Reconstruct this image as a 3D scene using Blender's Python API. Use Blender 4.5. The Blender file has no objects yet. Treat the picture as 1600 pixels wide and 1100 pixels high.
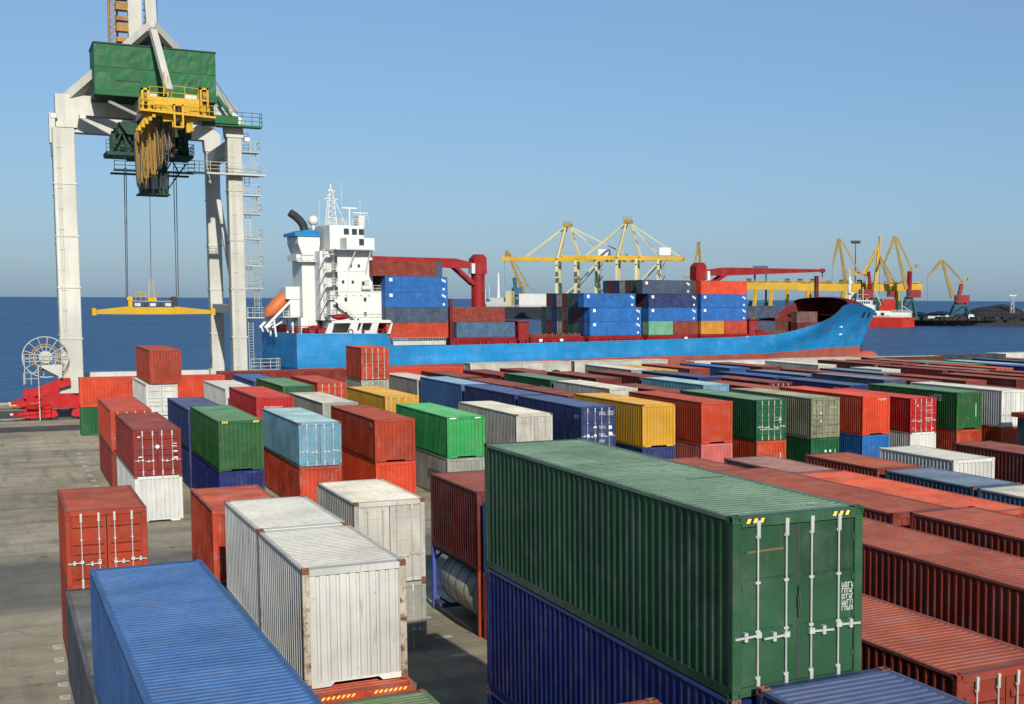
import bpy, bmesh, math, random
from mathutils import Vector, Matrix
random.seed(7)
R = math.radians
SC = bpy.context.scene
COL = SC.collection

# ------------------------------------------------------------------ camera
F_PX, CXP, CYP = 2084.96, 1212.94, 637.11          # focal length and principal point (cropped photograph)
YAW, PITCH, ROLL, CAM_H = R(30.3887), R(4.61868), R(0.26703), 12.55
_fw = Vector((math.sin(YAW) * math.cos(PITCH), math.cos(YAW) * math.cos(PITCH), -math.sin(PITCH)))
_r = Vector((math.cos(YAW), -math.sin(YAW), 0))
_u = _r.cross(_fw)
CR = _r * math.cos(ROLL) + _u * math.sin(ROLL)
CU = -_r * math.sin(ROLL) + _u * math.cos(ROLL)
cam_d = bpy.data.cameras.new('camera')
cam = bpy.data.objects.new('camera', cam_d)
COL.objects.link(cam)
cam.matrix_world = Matrix(((CR.x, CU.x, -_fw.x, 0), (CR.y, CU.y, -_fw.y, 0), (CR.z, CU.z, -_fw.z, CAM_H), (0, 0, 0, 1)))
cam_d.sensor_width = 36
cam_d.lens = F_PX / 1600 * 36
cam_d.shift_x = -(CXP - 800) / 1600
cam_d.shift_y = (CYP - 550) / 1600
cam_d.clip_start = 0.5
cam_d.clip_end = 90000
SC.camera = cam

# ------------------------------------------------------------------ sky, sun, exposure
SUN_EL, SUN_AZ = R(26.0), R(185.2)
w = bpy.data.worlds.new('World')
SC.world = w
w.use_nodes = True
nt = w.node_tree
bg = nt.nodes['Background']
sky = nt.nodes.new('ShaderNodeTexSky')
sky.sky_type = 'NISHITA'
sky.sun_disc = False
sky.sun_elevation = SUN_EL
sky.sun_rotation = SUN_AZ
sky.altitude = 0
sky.air_density = 1.0
sky.dust_density = 1.0
sky.ozone_density = 6.0
hz = nt.nodes.new('ShaderNodeMix')                    # even sea haze over the whole sky
hz.data_type = 'RGBA'; hz.blend_type = 'ADD'
hz.inputs[0].default_value = 1.0
hz.inputs[7].default_value = (1.92, 3.21, 4.77, 1)
nt.links.new(sky.outputs[0], hz.inputs[6])
nt.links.new(hz.outputs[2], bg.inputs[0])
bg.inputs[1].default_value = 0.05
sd = bpy.data.lights.new('sun', 'SUN')
sd.energy = 5.0
sd.angle = R(0.53)
sd.color = (1.0, 0.945, 0.86)
sun = bpy.data.objects.new('sun', sd)
COL.objects.link(sun)
to_sun = Vector((math.sin(SUN_AZ) * math.cos(SUN_EL), math.cos(SUN_AZ) * math.cos(SUN_EL), math.sin(SUN_EL)))
sun.rotation_euler = to_sun.to_track_quat('Z', 'Y').to_euler()
sun.location = (0, -60, 80)
SC.view_settings.view_transform = 'Standard'
SC.view_settings.look = 'None'
SC.view_settings.exposure = 0.3
SC.view_settings.gamma = 1.0
SC.view_settings.use_curve_mapping = False

# ------------------------------------------------------------------ helpers
def lin(c):
    c = c / 255.0
    return c / 12.92 if c <= 0.04045 else ((c + 0.055) / 1.055) ** 2.4
def rgb(r, g, b, k=1.0):
    return (lin(r) * k, lin(g) * k, lin(b) * k, 1.0)

def tag(o, label=None, cat=None, group=None, kind=None):
    if label: o['label'] = label
    if cat: o['category'] = cat
    if group: o['group'] = group
    if kind: o['kind'] = kind
    return o
def empty(name, loc=(0, 0, 0), rz=0.0, parent=None):
    o = bpy.data.objects.new(name, None)
    o.empty_display_size = 0.3
    COL.objects.link(o)
    o.location = loc
    o.rotation_euler = (0, 0, rz)
    if parent: o.parent = parent
    return o
PLACE = None
def mobj(name, me, m=None, parent=None, loc=(0, 0, 0), rot=(0, 0, 0), scale=None):
    o = bpy.data.objects.new(name, me)
    COL.objects.link(o)
    if parent: o.parent = parent
    o.location = loc
    o.rotation_euler = rot
    if scale: o.scale = scale
    if m is not None:
        o.material_slots[0].link = 'OBJECT'
        o.material_slots[0].material = m
    return o

class MB:
    """collects shapes; build() makes ONE mesh"""
    def __init__(s):
        s.v, s.f, s.mi = [], [], []
        s.cur = 0
    def add(s, vs, fs):
        n = len(s.v)
        s.v += [tuple(p) for p in vs]
        for f in fs:
            s.f.append(tuple(i + n for i in f)); s.mi.append(s.cur)
        return s
    def box(s, x0, x1, y0, y1, z0, z1):
        return s.add([(x0, y0, z0), (x1, y0, z0), (x1, y1, z0), (x0, y1, z0), (x0, y0, z1), (x1, y0, z1), (x1, y1, z1), (x0, y1, z1)],
                     [(0, 3, 2, 1), (4, 5, 6, 7), (0, 1, 5, 4), (1, 2, 6, 5), (2, 3, 7, 6), (3, 0, 4, 7)])
    def bbox(s, x0, x1, y0, y1, z0, z1, b=0.02):
        """box with chamfered vertical and top edges"""
        pts = [(x0 + b, y0), (x1 - b, y0), (x1, y0 + b), (x1, y1 - b), (x1 - b, y1), (x0 + b, y1), (x0, y1 - b), (x0, y0 + b)]
        ins = [(x0 + 2 * b, y0 + b), (x1 - 2 * b, y0 + b), (x1 - b, y0 + 2 * b), (x1 - b, y1 - 2 * b), (x1 - 2 * b, y1 - b), (x0 + 2 * b, y1 - b), (x0 + b, y1 - 2 * b), (x0 + b, y0 + 2 * b)]
        vs = [(p[0], p[1], z0) for p in pts] + [(p[0], p[1], z1 - b) for p in pts] + [(p[0], p[1], z1) for p in ins]
        fs = [tuple(range(7, -1, -1)), tuple(range(16, 24))]
        for i in range(8):
            j = (i + 1) % 8
            fs += [(i, j, 8 + j, 8 + i), (8 + i, 8 + j, 16 + j, 16 + i)]
        return s.add(vs, fs)
    def bar(s, p, q, w=0.1, h=None, up=(0, 0, 1), w2=None, h2=None):
        """rectangular beam from p to q, optionally tapering"""
        h = w if h is None else h
        w2 = w if w2 is None else w2
        h2 = h if h2 is None else h2
        p, q = Vector(p), Vector(q)
        d = (q - p)
        if d.length < 1e-6: return s
        d.normalize()
        a = d.cross(Vector(up))
        if a.length < 1e-3: a = d.cross(Vector((1, 0, 0)))
        a.normalize()
        b = a.cross(d)
        vs = []
        for c, ww, hh in ((p, w, h), (q, w2, h2)):
            for i, j in ((-1, -1), (1, -1), (1, 1), (-1, 1)):
                vs.append(c + a * (i * ww / 2) + b * (j * hh / 2))
        return s.add(vs, [(3, 2, 1, 0), (4, 5, 6, 7), (0, 1, 5, 4), (1, 2, 6, 5), (2, 3, 7, 6), (3, 0, 4, 7)])
    def tube(s, p, q, r, n=8, r2=None, caps=True):
        r2 = r if r2 is None else r2
        p, q = Vector(p), Vector(q)
        d = (q - p).normalized()
        a = d.cross(Vector((0, 0, 1)))
        if a.length < 1e-3: a = Vector((1, 0, 0))
        a.normalize()
        b = a.cross(d)
        vs = []
        for c, rr in ((p, r), (q, r2)):
            for i in range(n):
                t = 2 * math.pi * i / n
                vs.append(c + a * (rr * math.cos(t)) + b * (rr * math.sin(t)))
        fs = [(i, (i + 1) % n, n + (i + 1) % n, n + i) for i in range(n)]
        if caps: fs += [tuple(range(n - 1, -1, -1)), tuple(range(n, 2 * n))]
        return s.add(vs, fs)
    def path(s, pts, r, n=6):
        for a, b in zip(pts[:-1], pts[1:]): s.tube(a, b, r, n)
        return s
    def prism(s, poly, y0, y1, ax='y'):
        """polygon in (x,z) extruded along y (or (y,z) along x, (x,y) along z)"""
        n = len(poly)
        def P(a, b, c):
            return {'y': (a, c, b), 'x': (c, a, b), 'z': (a, b, c)}[ax]
        vs = [P(a, b, y0) for a, b in poly] + [P(a, b, y1) for a, b in poly]
        fs = [tuple(range(n)), tuple(range(2 * n - 1, n - 1, -1))]
        fs += [(i, n + i, n + (i + 1) % n, (i + 1) % n) for i in range(n)]
        return s.add(vs, fs)
    def sphere(s, c, r, nu=12, nv=8, sx=1, sy=1, sz=1):
        vs, fs = [], []
        for j in range(nv + 1):
            t = math.pi * j / nv
            for i in range(nu):
                a = 2 * math.pi * i / nu
                vs.append((c[0] + r * sx * math.sin(t) * math.cos(a), c[1] + r * sy * math.sin(t) * math.sin(a), c[2] + r * sz * math.cos(t)))
        for j in range(nv):
            for i in range(nu):
                fs.append((j * nu + i, (j + 1) * nu + i, (j + 1) * nu + (i + 1) % nu, j * nu + (i + 1) % nu))
        return s.add(vs, fs)
    def rail(s, pts, h=1.05, r=0.03, step=1.5, n=5, mid=2):
        """guard rail along a polyline"""
        for a, b in zip(pts[:-1], pts[1:]):
            a, b = Vector(a), Vector(b)
            for k in range(1, mid + 1):
                z = Vector((0, 0, h * k / mid))
                s.tube(a + z, b + z, r, n)
            m = max(1, int((b - a).length / step))
            for i in range(m + 1):
                c = a.lerp(b, i / m)
                s.tube(c, c + Vector((0, 0, h)), r, n)
        return s
    def mesh(s, name, mats=None, smooth=False, fix=False):
        me = bpy.data.meshes.new(name)
        me.from_pydata(s.v, [], s.f)
        for m in (mats if mats else [None]): me.materials.append(m)
        if mats and len(mats) > 1: me.polygons.foreach_set('material_index', s.mi)
        if fix:
            bm = bmesh.new(); bm.from_mesh(me)
            bmesh.ops.recalc_face_normals(bm, faces=bm.faces); bm.to_mesh(me); bm.free()
        if smooth: me.polygons.foreach_set('use_smooth', [True] * len(me.polygons))
        me.update()
        return me
    def build(s, name, m, parent=None, loc=(0, 0, 0), rot=(0, 0, 0), smooth=False, fix=False):
        ms = m if isinstance(m, (list, tuple)) else [m]
        return mobj(name, s.mesh(name, ms, smooth, fix), None, parent, loc, rot)

# ------------------------------------------------------------------ materials
def new_mat(name):
    m = bpy.data.materials.new(name)
    m.use_nodes = True
    n = m.node_tree
    return m, n, n.nodes['Principled BSDF']
def nd(n, t, **kw):
    x = n.nodes.new(t)
    for k, v in kw.items(): setattr(x, k, v)
    return x
def ramp(n, src, p0, c0, p1, c1):
    r = nd(n, 'ShaderNodeValToRGB')
    r.color_ramp.elements[0].position = p0; r.color_ramp.elements[0].color = c0
    r.color_ramp.elements[1].position = p1; r.color_ramp.elements[1].color = c1
    n.links.new(src, r.inputs[0])
    return r
def mixc(n, fac, a, b, mode='MIX'):
    x = nd(n, 'ShaderNodeMix', data_type='RGBA', blend_type=mode)
    for sock, v in ((0, fac), (6, a), (7, b)):
        if isinstance(v, (int, float)): x.inputs[sock].default_value = v
        elif isinstance(v, tuple): x.inputs[sock].default_value = v
        else: n.links.new(v, x.inputs[sock])
    return x.outputs[2]
W0, W1 = (0, 0, 0, 1), (1, 1, 1, 1)

def paint(name, col, rough=0.5, wear=0.5, rust=0.3, scale=1.0, metal=0.0, bump=0.3, plates=None, rustcol=(0.11, 0.036, 0.014, 1), dirt=0.55):
    """weathered paint: mottled tone, vertical dirt streaks, rust specks, faint dents; differs from object to object"""
    m, n, b = new_mat(name)
    L = n.links.new
    tc = nd(n, 'ShaderNodeTexCoord'); oi = nd(n, 'ShaderNodeObjectInfo')
    cb = nd(n, 'ShaderNodeCombineXYZ')
    for i, k in enumerate((37.0, 91.0, 53.0)):
        mu = nd(n, 'ShaderNodeMath', operation='MULTIPLY'); mu.inputs[1].default_value = k
        L(oi.outputs['Random'], mu.inputs[0]); L(mu.outputs[0], cb.inputs[i])
    ad = nd(n, 'ShaderNodeVectorMath', operation='ADD')
    L(tc.outputs['Object'], ad.inputs[0]); L(cb.outputs[0], ad.inputs[1])
    big = nd(n, 'ShaderNodeTexNoise'); big.inputs['Scale'].default_value = 0.55 * scale; big.inputs['Detail'].default_value = 5
    L(ad.outputs[0], big.inputs['Vector'])
    sv = nd(n, 'ShaderNodeVectorMath', operation='MULTIPLY'); sv.inputs[1].default_value = (5.5 * scale, 5.5 * scale, 0.45 * scale)
    L(ad.outputs[0], sv.inputs[0])
    st = nd(n, 'ShaderNodeTexNoise'); st.inputs['Scale'].default_value = 1.0; st.inputs['Detail'].default_value = 4
    L(sv.outputs[0], st.inputs['Vector'])
    fine = nd(n, 'ShaderNodeTexNoise'); fine.inputs['Scale'].default_value = 4.2 * scale; fine.inputs['Detail'].default_value = 7; fine.inputs['Roughness'].default_value = 0.72
    L(ad.outputs[0], fine.inputs['Vector'])
    tone = ramp(n, big.outputs[0], 0.32, (1 - 0.42 * wear,) * 3 + (1,), 0.68, (1 + 0.26 * wear,) * 3 + (1,))
    c = mixc(n, 1.0, col, tone.outputs[0], 'MULTIPLY')
    ob = ramp(n, oi.outputs['Random'], 0.0, (0.9, 0.9, 0.9, 1), 1.0, (1.08, 1.08, 1.08, 1))
    c = mixc(n, 1.0, c, ob.outputs[0], 'MULTIPLY')
    sm = ramp(n, st.outputs[0], 0.48, W0, 0.7, (wear * dirt,) * 3 + (1,))
    dc = tuple(0.45 * x + 0.02 for x in col[:3]) + (1,)
    c = mixc(n, sm.outputs[0], c, dc)
    # sun-faded, chalky areas
    fd = nd(n, 'ShaderNodeTexNoise'); fd.inputs['Scale'].default_value = 1.3 * scale; fd.inputs['Detail'].default_value = 6; fd.inputs['Roughness'].default_value = 0.65
    L(ad.outputs[0], fd.inputs['Vector'])
    grey = sum(col[:3]) / 3
    pale = tuple(min(.8, 0.55 * x + 0.38 * grey + 0.05) for x in col[:3]) + (1,)
    c = mixc(n, ramp(n, fd.outputs[0], 0.48, W0, 0.68, (0.55 * wear,) * 3 + (1,)).outputs[0], c, pale)
    # rust: specks, and runs that trail downwards from some of them
    rm = ramp(n, fine.outputs[0], 0.70 - 0.16 * rust, W0, 0.78 - 0.12 * rust, (min(1, 0.35 + rust),) * 3 + (1,))
    c = mixc(n, rm.outputs[0], c, rustcol)
    rv = nd(n, 'ShaderNodeVectorMath', operation='MULTIPLY'); rv.inputs[1].default_value = (11 * scale, 11 * scale, 0.7 * scale)
    L(ad.outputs[0], rv.inputs[0])
    rn = nd(n, 'ShaderNodeTexNoise'); rn.inputs['Scale'].default_value = 1.0; rn.inputs['Detail'].default_value = 3
    L(rv.outputs[0], rn.inputs['Vector'])
    c = mixc(n, ramp(n, rn.outputs[0], 0.66 - 0.08 * rust, W0, 0.78, (min(.85, 1.6 * rust),) * 3 + (1,)).outputs[0], c, tuple(1.7 * x for x in rustcol[:3]) + (1,))
    # scrapes along the box
    sv3 = nd(n, 'ShaderNodeVectorMath', operation='MULTIPLY'); sv3.inputs[1].default_value = (0.5 * scale, 0.5 * scale, 14 * scale)
    L(ad.outputs[0], sv3.inputs[0])
    sc3 = nd(n, 'ShaderNodeTexNoise'); sc3.inputs['Scale'].default_value = 1.0; sc3.inputs['Detail'].default_value = 2
    L(sv3.outputs[0], sc3.inputs['Vector'])
    c = mixc(n, ramp(n, sc3.outputs[0], 0.70, W0, 0.76, (0.4 * wear,) * 3 + (1,)).outputs[0], c, pale)
    if plates:
        sp = nd(n, 'ShaderNodeSeparateXYZ'); L(tc.outputs['Object'], sp.inputs[0])
        cp = nd(n, 'ShaderNodeCombineXYZ'); L(sp.outputs['X'], cp.inputs[0]); L(sp.outputs['Z'], cp.inputs[1])
        bk = nd(n, 'ShaderNodeTexBrick'); bk.inputs['Scale'].default_value = 1.0
        bk.inputs['Brick Width'].default_value = plates[0]; bk.inputs['Row Height'].default_value = plates[1]; bk.inputs['Mortar Size'].default_value = .035
        bk.inputs['Color1'].default_value = (.93, .93, .93, 1); bk.inputs['Color2'].default_value = (1.04, 1.04, 1.04, 1); bk.inputs['Mortar'].default_value = (.72, .72, .74, 1)
        L(cp.outputs[0], bk.inputs['Vector'])
        c = mixc(n, 1.0, c, bk.outputs['Color'], 'MULTIPLY')
    L(c, b.inputs['Base Color'])
    rr = nd(n, 'ShaderNodeMapRange'); rr.inputs[3].default_value = rough - 0.1; rr.inputs[4].default_value = rough + 0.2
    L(fine.outputs[0], rr.inputs[0]); L(rr.outputs[0], b.inputs['Roughness'])
    b.inputs['Metallic'].default_value = metal
    b.inputs['Specular IOR Level'].default_value = 0.2
    if bump:
        bp = nd(n, 'ShaderNodeBump'); bp.inputs['Strength'].default_value = bump; bp.inputs['Distance'].default_value = 0.03
        L(big.outputs[0], bp.inputs['Height']); L(bp.outputs[0], b.inputs['Normal'])
    return m
def plain(name, col, rough=0.6, metal=0.0, spec=0.4, var=0.2, scale=2.0):
    m, n, b = new_mat(name)
    tc = nd(n, 'ShaderNodeTexCoord')
    no = nd(n, 'ShaderNodeTexNoise'); no.inputs['Scale'].default_value = scale; no.inputs['Detail'].default_value = 5
    n.links.new(tc.outputs['Object'], no.inputs['Vector'])
    tone = ramp(n, no.outputs[0], 0.3, (1 - var,) * 3 + (1,), 0.7, (1 + var * 0.7,) * 3 + (1,))
    n.links.new(mixc(n, 1.0, col, tone.outputs[0], 'MULTIPLY'), b.inputs['Base Color'])
    b.inputs['Roughness'].default_value = rough
    b.inputs['Metallic'].default_value = metal
    b.inputs['Specular IOR Level'].default_value = spec
    return m

M = {}
K = 0.44      # colour seen on a sunlit front face -> base colour
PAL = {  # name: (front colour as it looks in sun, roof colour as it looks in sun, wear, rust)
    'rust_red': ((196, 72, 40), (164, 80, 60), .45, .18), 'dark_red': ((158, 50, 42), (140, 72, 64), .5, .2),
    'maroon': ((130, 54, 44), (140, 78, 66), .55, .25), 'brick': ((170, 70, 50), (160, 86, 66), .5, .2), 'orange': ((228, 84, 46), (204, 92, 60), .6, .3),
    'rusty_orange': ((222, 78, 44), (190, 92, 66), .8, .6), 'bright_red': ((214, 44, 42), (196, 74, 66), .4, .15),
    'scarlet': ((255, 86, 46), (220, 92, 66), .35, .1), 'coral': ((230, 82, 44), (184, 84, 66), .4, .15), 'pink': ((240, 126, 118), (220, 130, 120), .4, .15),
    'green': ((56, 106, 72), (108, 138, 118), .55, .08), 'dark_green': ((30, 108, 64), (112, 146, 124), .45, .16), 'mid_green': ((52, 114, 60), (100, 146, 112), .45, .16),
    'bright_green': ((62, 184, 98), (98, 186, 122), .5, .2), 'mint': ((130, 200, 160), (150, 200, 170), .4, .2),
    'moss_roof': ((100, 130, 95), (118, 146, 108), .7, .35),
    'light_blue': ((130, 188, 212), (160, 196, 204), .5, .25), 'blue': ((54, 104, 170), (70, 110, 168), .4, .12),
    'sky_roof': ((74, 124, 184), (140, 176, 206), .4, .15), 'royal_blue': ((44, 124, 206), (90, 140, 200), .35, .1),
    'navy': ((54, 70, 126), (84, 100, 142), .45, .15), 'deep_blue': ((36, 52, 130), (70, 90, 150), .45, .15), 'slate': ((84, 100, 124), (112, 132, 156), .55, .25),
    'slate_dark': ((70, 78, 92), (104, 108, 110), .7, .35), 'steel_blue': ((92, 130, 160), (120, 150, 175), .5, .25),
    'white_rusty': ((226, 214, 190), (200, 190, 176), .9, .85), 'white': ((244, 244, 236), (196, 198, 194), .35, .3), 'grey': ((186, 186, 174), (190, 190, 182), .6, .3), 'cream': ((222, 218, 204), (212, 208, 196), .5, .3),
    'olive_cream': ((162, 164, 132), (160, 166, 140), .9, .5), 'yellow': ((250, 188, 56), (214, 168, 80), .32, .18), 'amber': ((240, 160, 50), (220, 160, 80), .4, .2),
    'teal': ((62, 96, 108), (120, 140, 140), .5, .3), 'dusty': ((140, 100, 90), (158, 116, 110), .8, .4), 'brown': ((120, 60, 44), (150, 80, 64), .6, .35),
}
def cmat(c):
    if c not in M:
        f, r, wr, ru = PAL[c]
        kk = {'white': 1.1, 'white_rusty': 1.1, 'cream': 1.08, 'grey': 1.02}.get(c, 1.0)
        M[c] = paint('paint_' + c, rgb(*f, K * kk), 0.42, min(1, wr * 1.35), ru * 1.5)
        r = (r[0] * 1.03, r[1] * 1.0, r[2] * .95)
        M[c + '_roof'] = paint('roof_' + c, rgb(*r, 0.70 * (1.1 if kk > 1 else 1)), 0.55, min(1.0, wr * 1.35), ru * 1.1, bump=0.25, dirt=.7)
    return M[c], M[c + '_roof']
M['galv'] = plain('galvanised_steel', rgb(196, 200, 194, .7), 0.45, 0.2)
M['rusty'] = paint('rusted_casting', rgb(130, 84, 60, .8), 0.7, .8, .9)
M['dark'] = plain('dark_steel', (0.02, 0.02, 0.022, 1), 0.7)
M['rubber'] = plain('rubber_seal', (0.035, 0.035, 0.035, 1), 0.8)
M['whitemark'] = plain('white_marking', (0.58, 0.58, 0.54, 1), 0.6, var=.12, scale=6)
M['blackmark'] = plain('black_marking', (0.02, 0.02, 0.02, 1), 0.6)
M['yellowmark'] = plain('yellow_marking', (0.75, 0.5, 0.08, 1), 0.6, var=.2, scale=8)
M['orangemark'] = plain('orange_mark', (0.13, 0.075, 0.035, 1), 0.6)
M['oldmark'] = plain('worn_marking', (0.42, 0.40, 0.34, 1), 0.8, var=.5, scale=5)
M['wood'] = plain('timber', (0.12, 0.08, 0.05, 1), 0.85)
# ------------------------------------------------------------------ the ground, quay and sea
QUAY_Y, SEA_Z = 178.6, -2.2
def ramp_z(y):                       # the yard rises a little towards the camera
    return 0.34 * min(1.0, max(0.0, (50.0 - y) / 7.0))

def ground_material():
    m, n, b = new_mat('yard_concrete')
    L = n.links.new
    tc = nd(n, 'ShaderNodeTexCoord')
    big = nd(n, 'ShaderNodeTexNoise'); big.inputs['Scale'].default_value = 0.06; big.inputs['Detail'].default_value = 6; big.inputs['Roughness'].default_value = 0.6
    mid = nd(n, 'ShaderNodeTexNoise'); mid.inputs['Scale'].default_value = 0.5; mid.inputs['Detail'].default_value = 8; mid.inputs['Roughness'].default_value = 0.7
    fine = nd(n, 'ShaderNodeTexNoise'); fine.inputs['Scale'].default_value = 9; fine.inputs['Detail'].default_value = 6
    sv = nd(n, 'ShaderNodeVectorMath', operation='MULTIPLY'); sv.inputs[1].default_value = (1.2, 0.12, 1)
    L(tc.outputs['Object'], sv.inputs[0])
    trk = nd(n, 'ShaderNodeTexNoise'); trk.inputs['Scale'].default_value = 1.0; trk.inputs['Detail'].default_value = 5
    L(sv.outputs[0], trk.inputs['Vector'])
    sv2 = nd(n, 'ShaderNodeVectorMath', operation='MULTIPLY'); sv2.inputs[1].default_value = (0.06, 0.55, 1)
    L(tc.outputs['Object'], sv2.inputs[0])
    trk2 = nd(n, 'ShaderNodeTexNoise'); trk2.inputs['Scale'].default_value = 1.0; trk2.inputs['Detail'].default_value = 6
    L(sv2.outputs[0], trk2.inputs['Vector'])
    for t in (big, mid, fine): L(tc.outputs['Object'], t.inputs['Vector'])
    c0 = ramp(n, big.outputs[0], 0.36, (0.215, 0.185, 0.13, 1), 0.6, (0.37, 0.32, 0.22, 1)).outputs[0]
    c1 = ramp(n, mid.outputs[0], 0.3, (0.72, 0.72, 0.72, 1), 0.7, (1.16, 1.15, 1.12, 1)).outputs[0]
    c = mixc(n, 1.0, c0, c1, 'MULTIPLY')
    c = mixc(n, ramp(n, trk.outputs[0], 0.52, W0, 0.72, (.5, .5, .5, 1)).outputs[0], c, (0.085, 0.08, 0.068, 1))
    c = mixc(n, ramp(n, trk2.outputs[0], 0.5, W0, 0.7, (.55, .55, .55, 1)).outputs[0], c, (0.1, 0.094, 0.078, 1))
    c = mixc(n, ramp(n, fine.outputs[0], 0.56, W0, 0.75, (.35, .35, .35, 1)).outputs[0], c, (0.07, 0.065, 0.055, 1))
    # cracks
    wp = nd(n, 'ShaderNodeVectorMath', operation='ADD')
    wn = nd(n, 'ShaderNodeTexNoise'); wn.inputs['Scale'].default_value = 0.25; wn.inputs['Detail'].default_value = 5
    L(tc.outputs['Object'], wn.inputs['Vector'])
    ws = nd(n, 'ShaderNodeVectorMath', operation='SCALE'); ws.inputs[3].default_value = 3.0
    L(wn.outputs['Color'], ws.inputs[0]); L(tc.outputs['Object'], wp.inputs[0]); L(ws.outputs[0], wp.inputs[1])
    vo = nd(n, 'ShaderNodeTexVoronoi', feature='DISTANCE_TO_EDGE'); vo.inputs['Scale'].default_value = 0.07
    L(wp.outputs[0], vo.inputs['Vector'])
    c = mixc(n, ramp(n, vo.outputs['Distance'], 0.001, (.4, .4, .4, 1), 0.003, W0).outputs[0], c, (0.045, 0.042, 0.036, 1))
    ol = nd(n, 'ShaderNodeTexNoise'); ol.inputs['Scale'].default_value = 0.9; ol.inputs['Detail'].default_value = 3
    L(tc.outputs['Object'], ol.inputs['Vector'])
    c = mixc(n, ramp(n, ol.outputs[0], 0.66, W0, 0.74, (.7, .7, .7, 1)).outputs[0], c, (0.06, 0.053, 0.042, 1))
    # an old darker asphalt lane laid across the yard, with ragged edges
    sx = nd(n, 'ShaderNodeSeparateXYZ'); L(tc.outputs['Object'], sx.inputs[0])
    ya = nd(n, 'ShaderNodeMath', operation='MULTIPLY_ADD'); ya.inputs[1].default_value = 9.0
    L(big.outputs[0], ya.inputs[0]); L(sx.outputs['Y'], ya.inputs[2])
    yb = nd(n, 'ShaderNodeMath', operation='MULTIPLY_ADD'); yb.inputs[1].default_value = 3.0
    L(mid.outputs[0], yb.inputs[0]); L(ya.outputs[0], yb.inputs[2])
    m1 = nd(n, 'ShaderNodeMapRange', interpolation_type='SMOOTHSTEP'); m1.inputs[1].default_value = 65.0; m1.inputs[2].default_value = 68.0
    m2 = nd(n, 'ShaderNodeMapRange', interpolation_type='SMOOTHSTEP'); m2.inputs[1].default_value = 80.0; m2.inputs[2].default_value = 75.5
    L(yb.outputs[0], m1.inputs[0]); L(yb.outputs[0], m2.inputs[0])
    mm = nd(n, 'ShaderNodeMath', operation='MULTIPLY'); L(m1.outputs[0], mm.inputs[0]); L(m2.outputs[0], mm.inputs[1])
    mk2 = nd(n, 'ShaderNodeMath', operation='MULTIPLY'); mk2.inputs[1].default_value = 0.8; L(mm.outputs[0], mk2.inputs[0])
    c = mixc(n, mk2.outputs[0], c, mixc(n, 1.0, (0.105, 0.098, 0.085, 1), c1, 'MULTIPLY'))
    L(c, b.inputs['Base Color'])
    b.inputs['Roughness'].default_value = 0.9
    b.inputs['Specular IOR Level'].default_value = 0.2
    bp = nd(n, 'ShaderNodeBump'); bp.inputs['Strength'].default_value = 0.25; bp.inputs['Distance'].default_value = 0.02
    L(mid.outputs[0], bp.inputs['Height']); L(bp.outputs[0], b.inputs['Normal'])
    return m
def asphalt_material(name, base, soft):
    m, n, b = new_mat(name)
    L = n.links.new
    tc = nd(n, 'ShaderNodeTexCoord')
    a = nd(n, 'ShaderNodeTexNoise'); a.inputs['Scale'].default_value = 0.4; a.inputs['Detail'].default_value = 8; a.inputs['Roughness'].default_value = 0.65
    f = nd(n, 'ShaderNodeTexNoise'); f.inputs['Scale'].default_value = 14; f.inputs['Detail'].default_value = 4
    for t in (a, f): L(tc.outputs['Object'], t.inputs['Vector'])
    c = ramp(n, a.outputs[0], 0.35, tuple(x * .7 for x in base) + (1,), 0.7, tuple(x * 1.35 for x in base) + (1,)).outputs[0]
    c = mixc(n, 0.35, c, f.outputs['Fac'], 'OVERLAY')
    L(c, b.inputs['Base Color'])
    b.inputs['Roughness'].default_value = 0.85
    b.inputs['Specular IOR Level'].default_value = 0.25
    return m
M['ground'] = ground_material()
M['asphalt'] = asphalt_material('dark_asphalt', (0.075, 0.07, 0.06), .5)
M['quayband'] = asphalt_material('quay_apron', (0.06, 0.058, 0.052), .5)
M['paleband'] = asphalt_material('pale_concrete', (0.24, 0.22, 0.17), .5)

g = MB()
xs = [-900, -400, -120, -60, -30, -15, 0, 15, 30, 60, 120, 250, 420]
ys = [-400, -120, -40, 0, 20, 38, 43, 45, 47, 50, 53, 60, 80, 110, 140, QUAY_Y]
vs = [(x, y, ramp_z(y)) for y in ys for x in xs]
fs = [(j * len(xs) + i, j * len(xs) + i + 1, (j + 1) * len(xs) + i + 1, (j + 1) * len(xs) + i) for j in range(len(ys) - 1) for i in range(len(xs) - 1)]
g.add(vs, fs)
ground = g.build('yard_ground', M['ground'])
tag(ground, kind='structure')
# quay wall and coping
q = MB().box(-900, 420, QUAY_Y - 0.5, QUAY_Y + 0.45, -9, -0.02)
tag(q.build('quay_wall', M['quayband']), kind='structure')
q = MB().bbox(-900, 420, QUAY_Y - 0.35, QUAY_Y + 0.5, 0.004, 0.22, .04)
tag(q.build('quay_kerb', M['paleband']), kind='structure')
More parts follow.
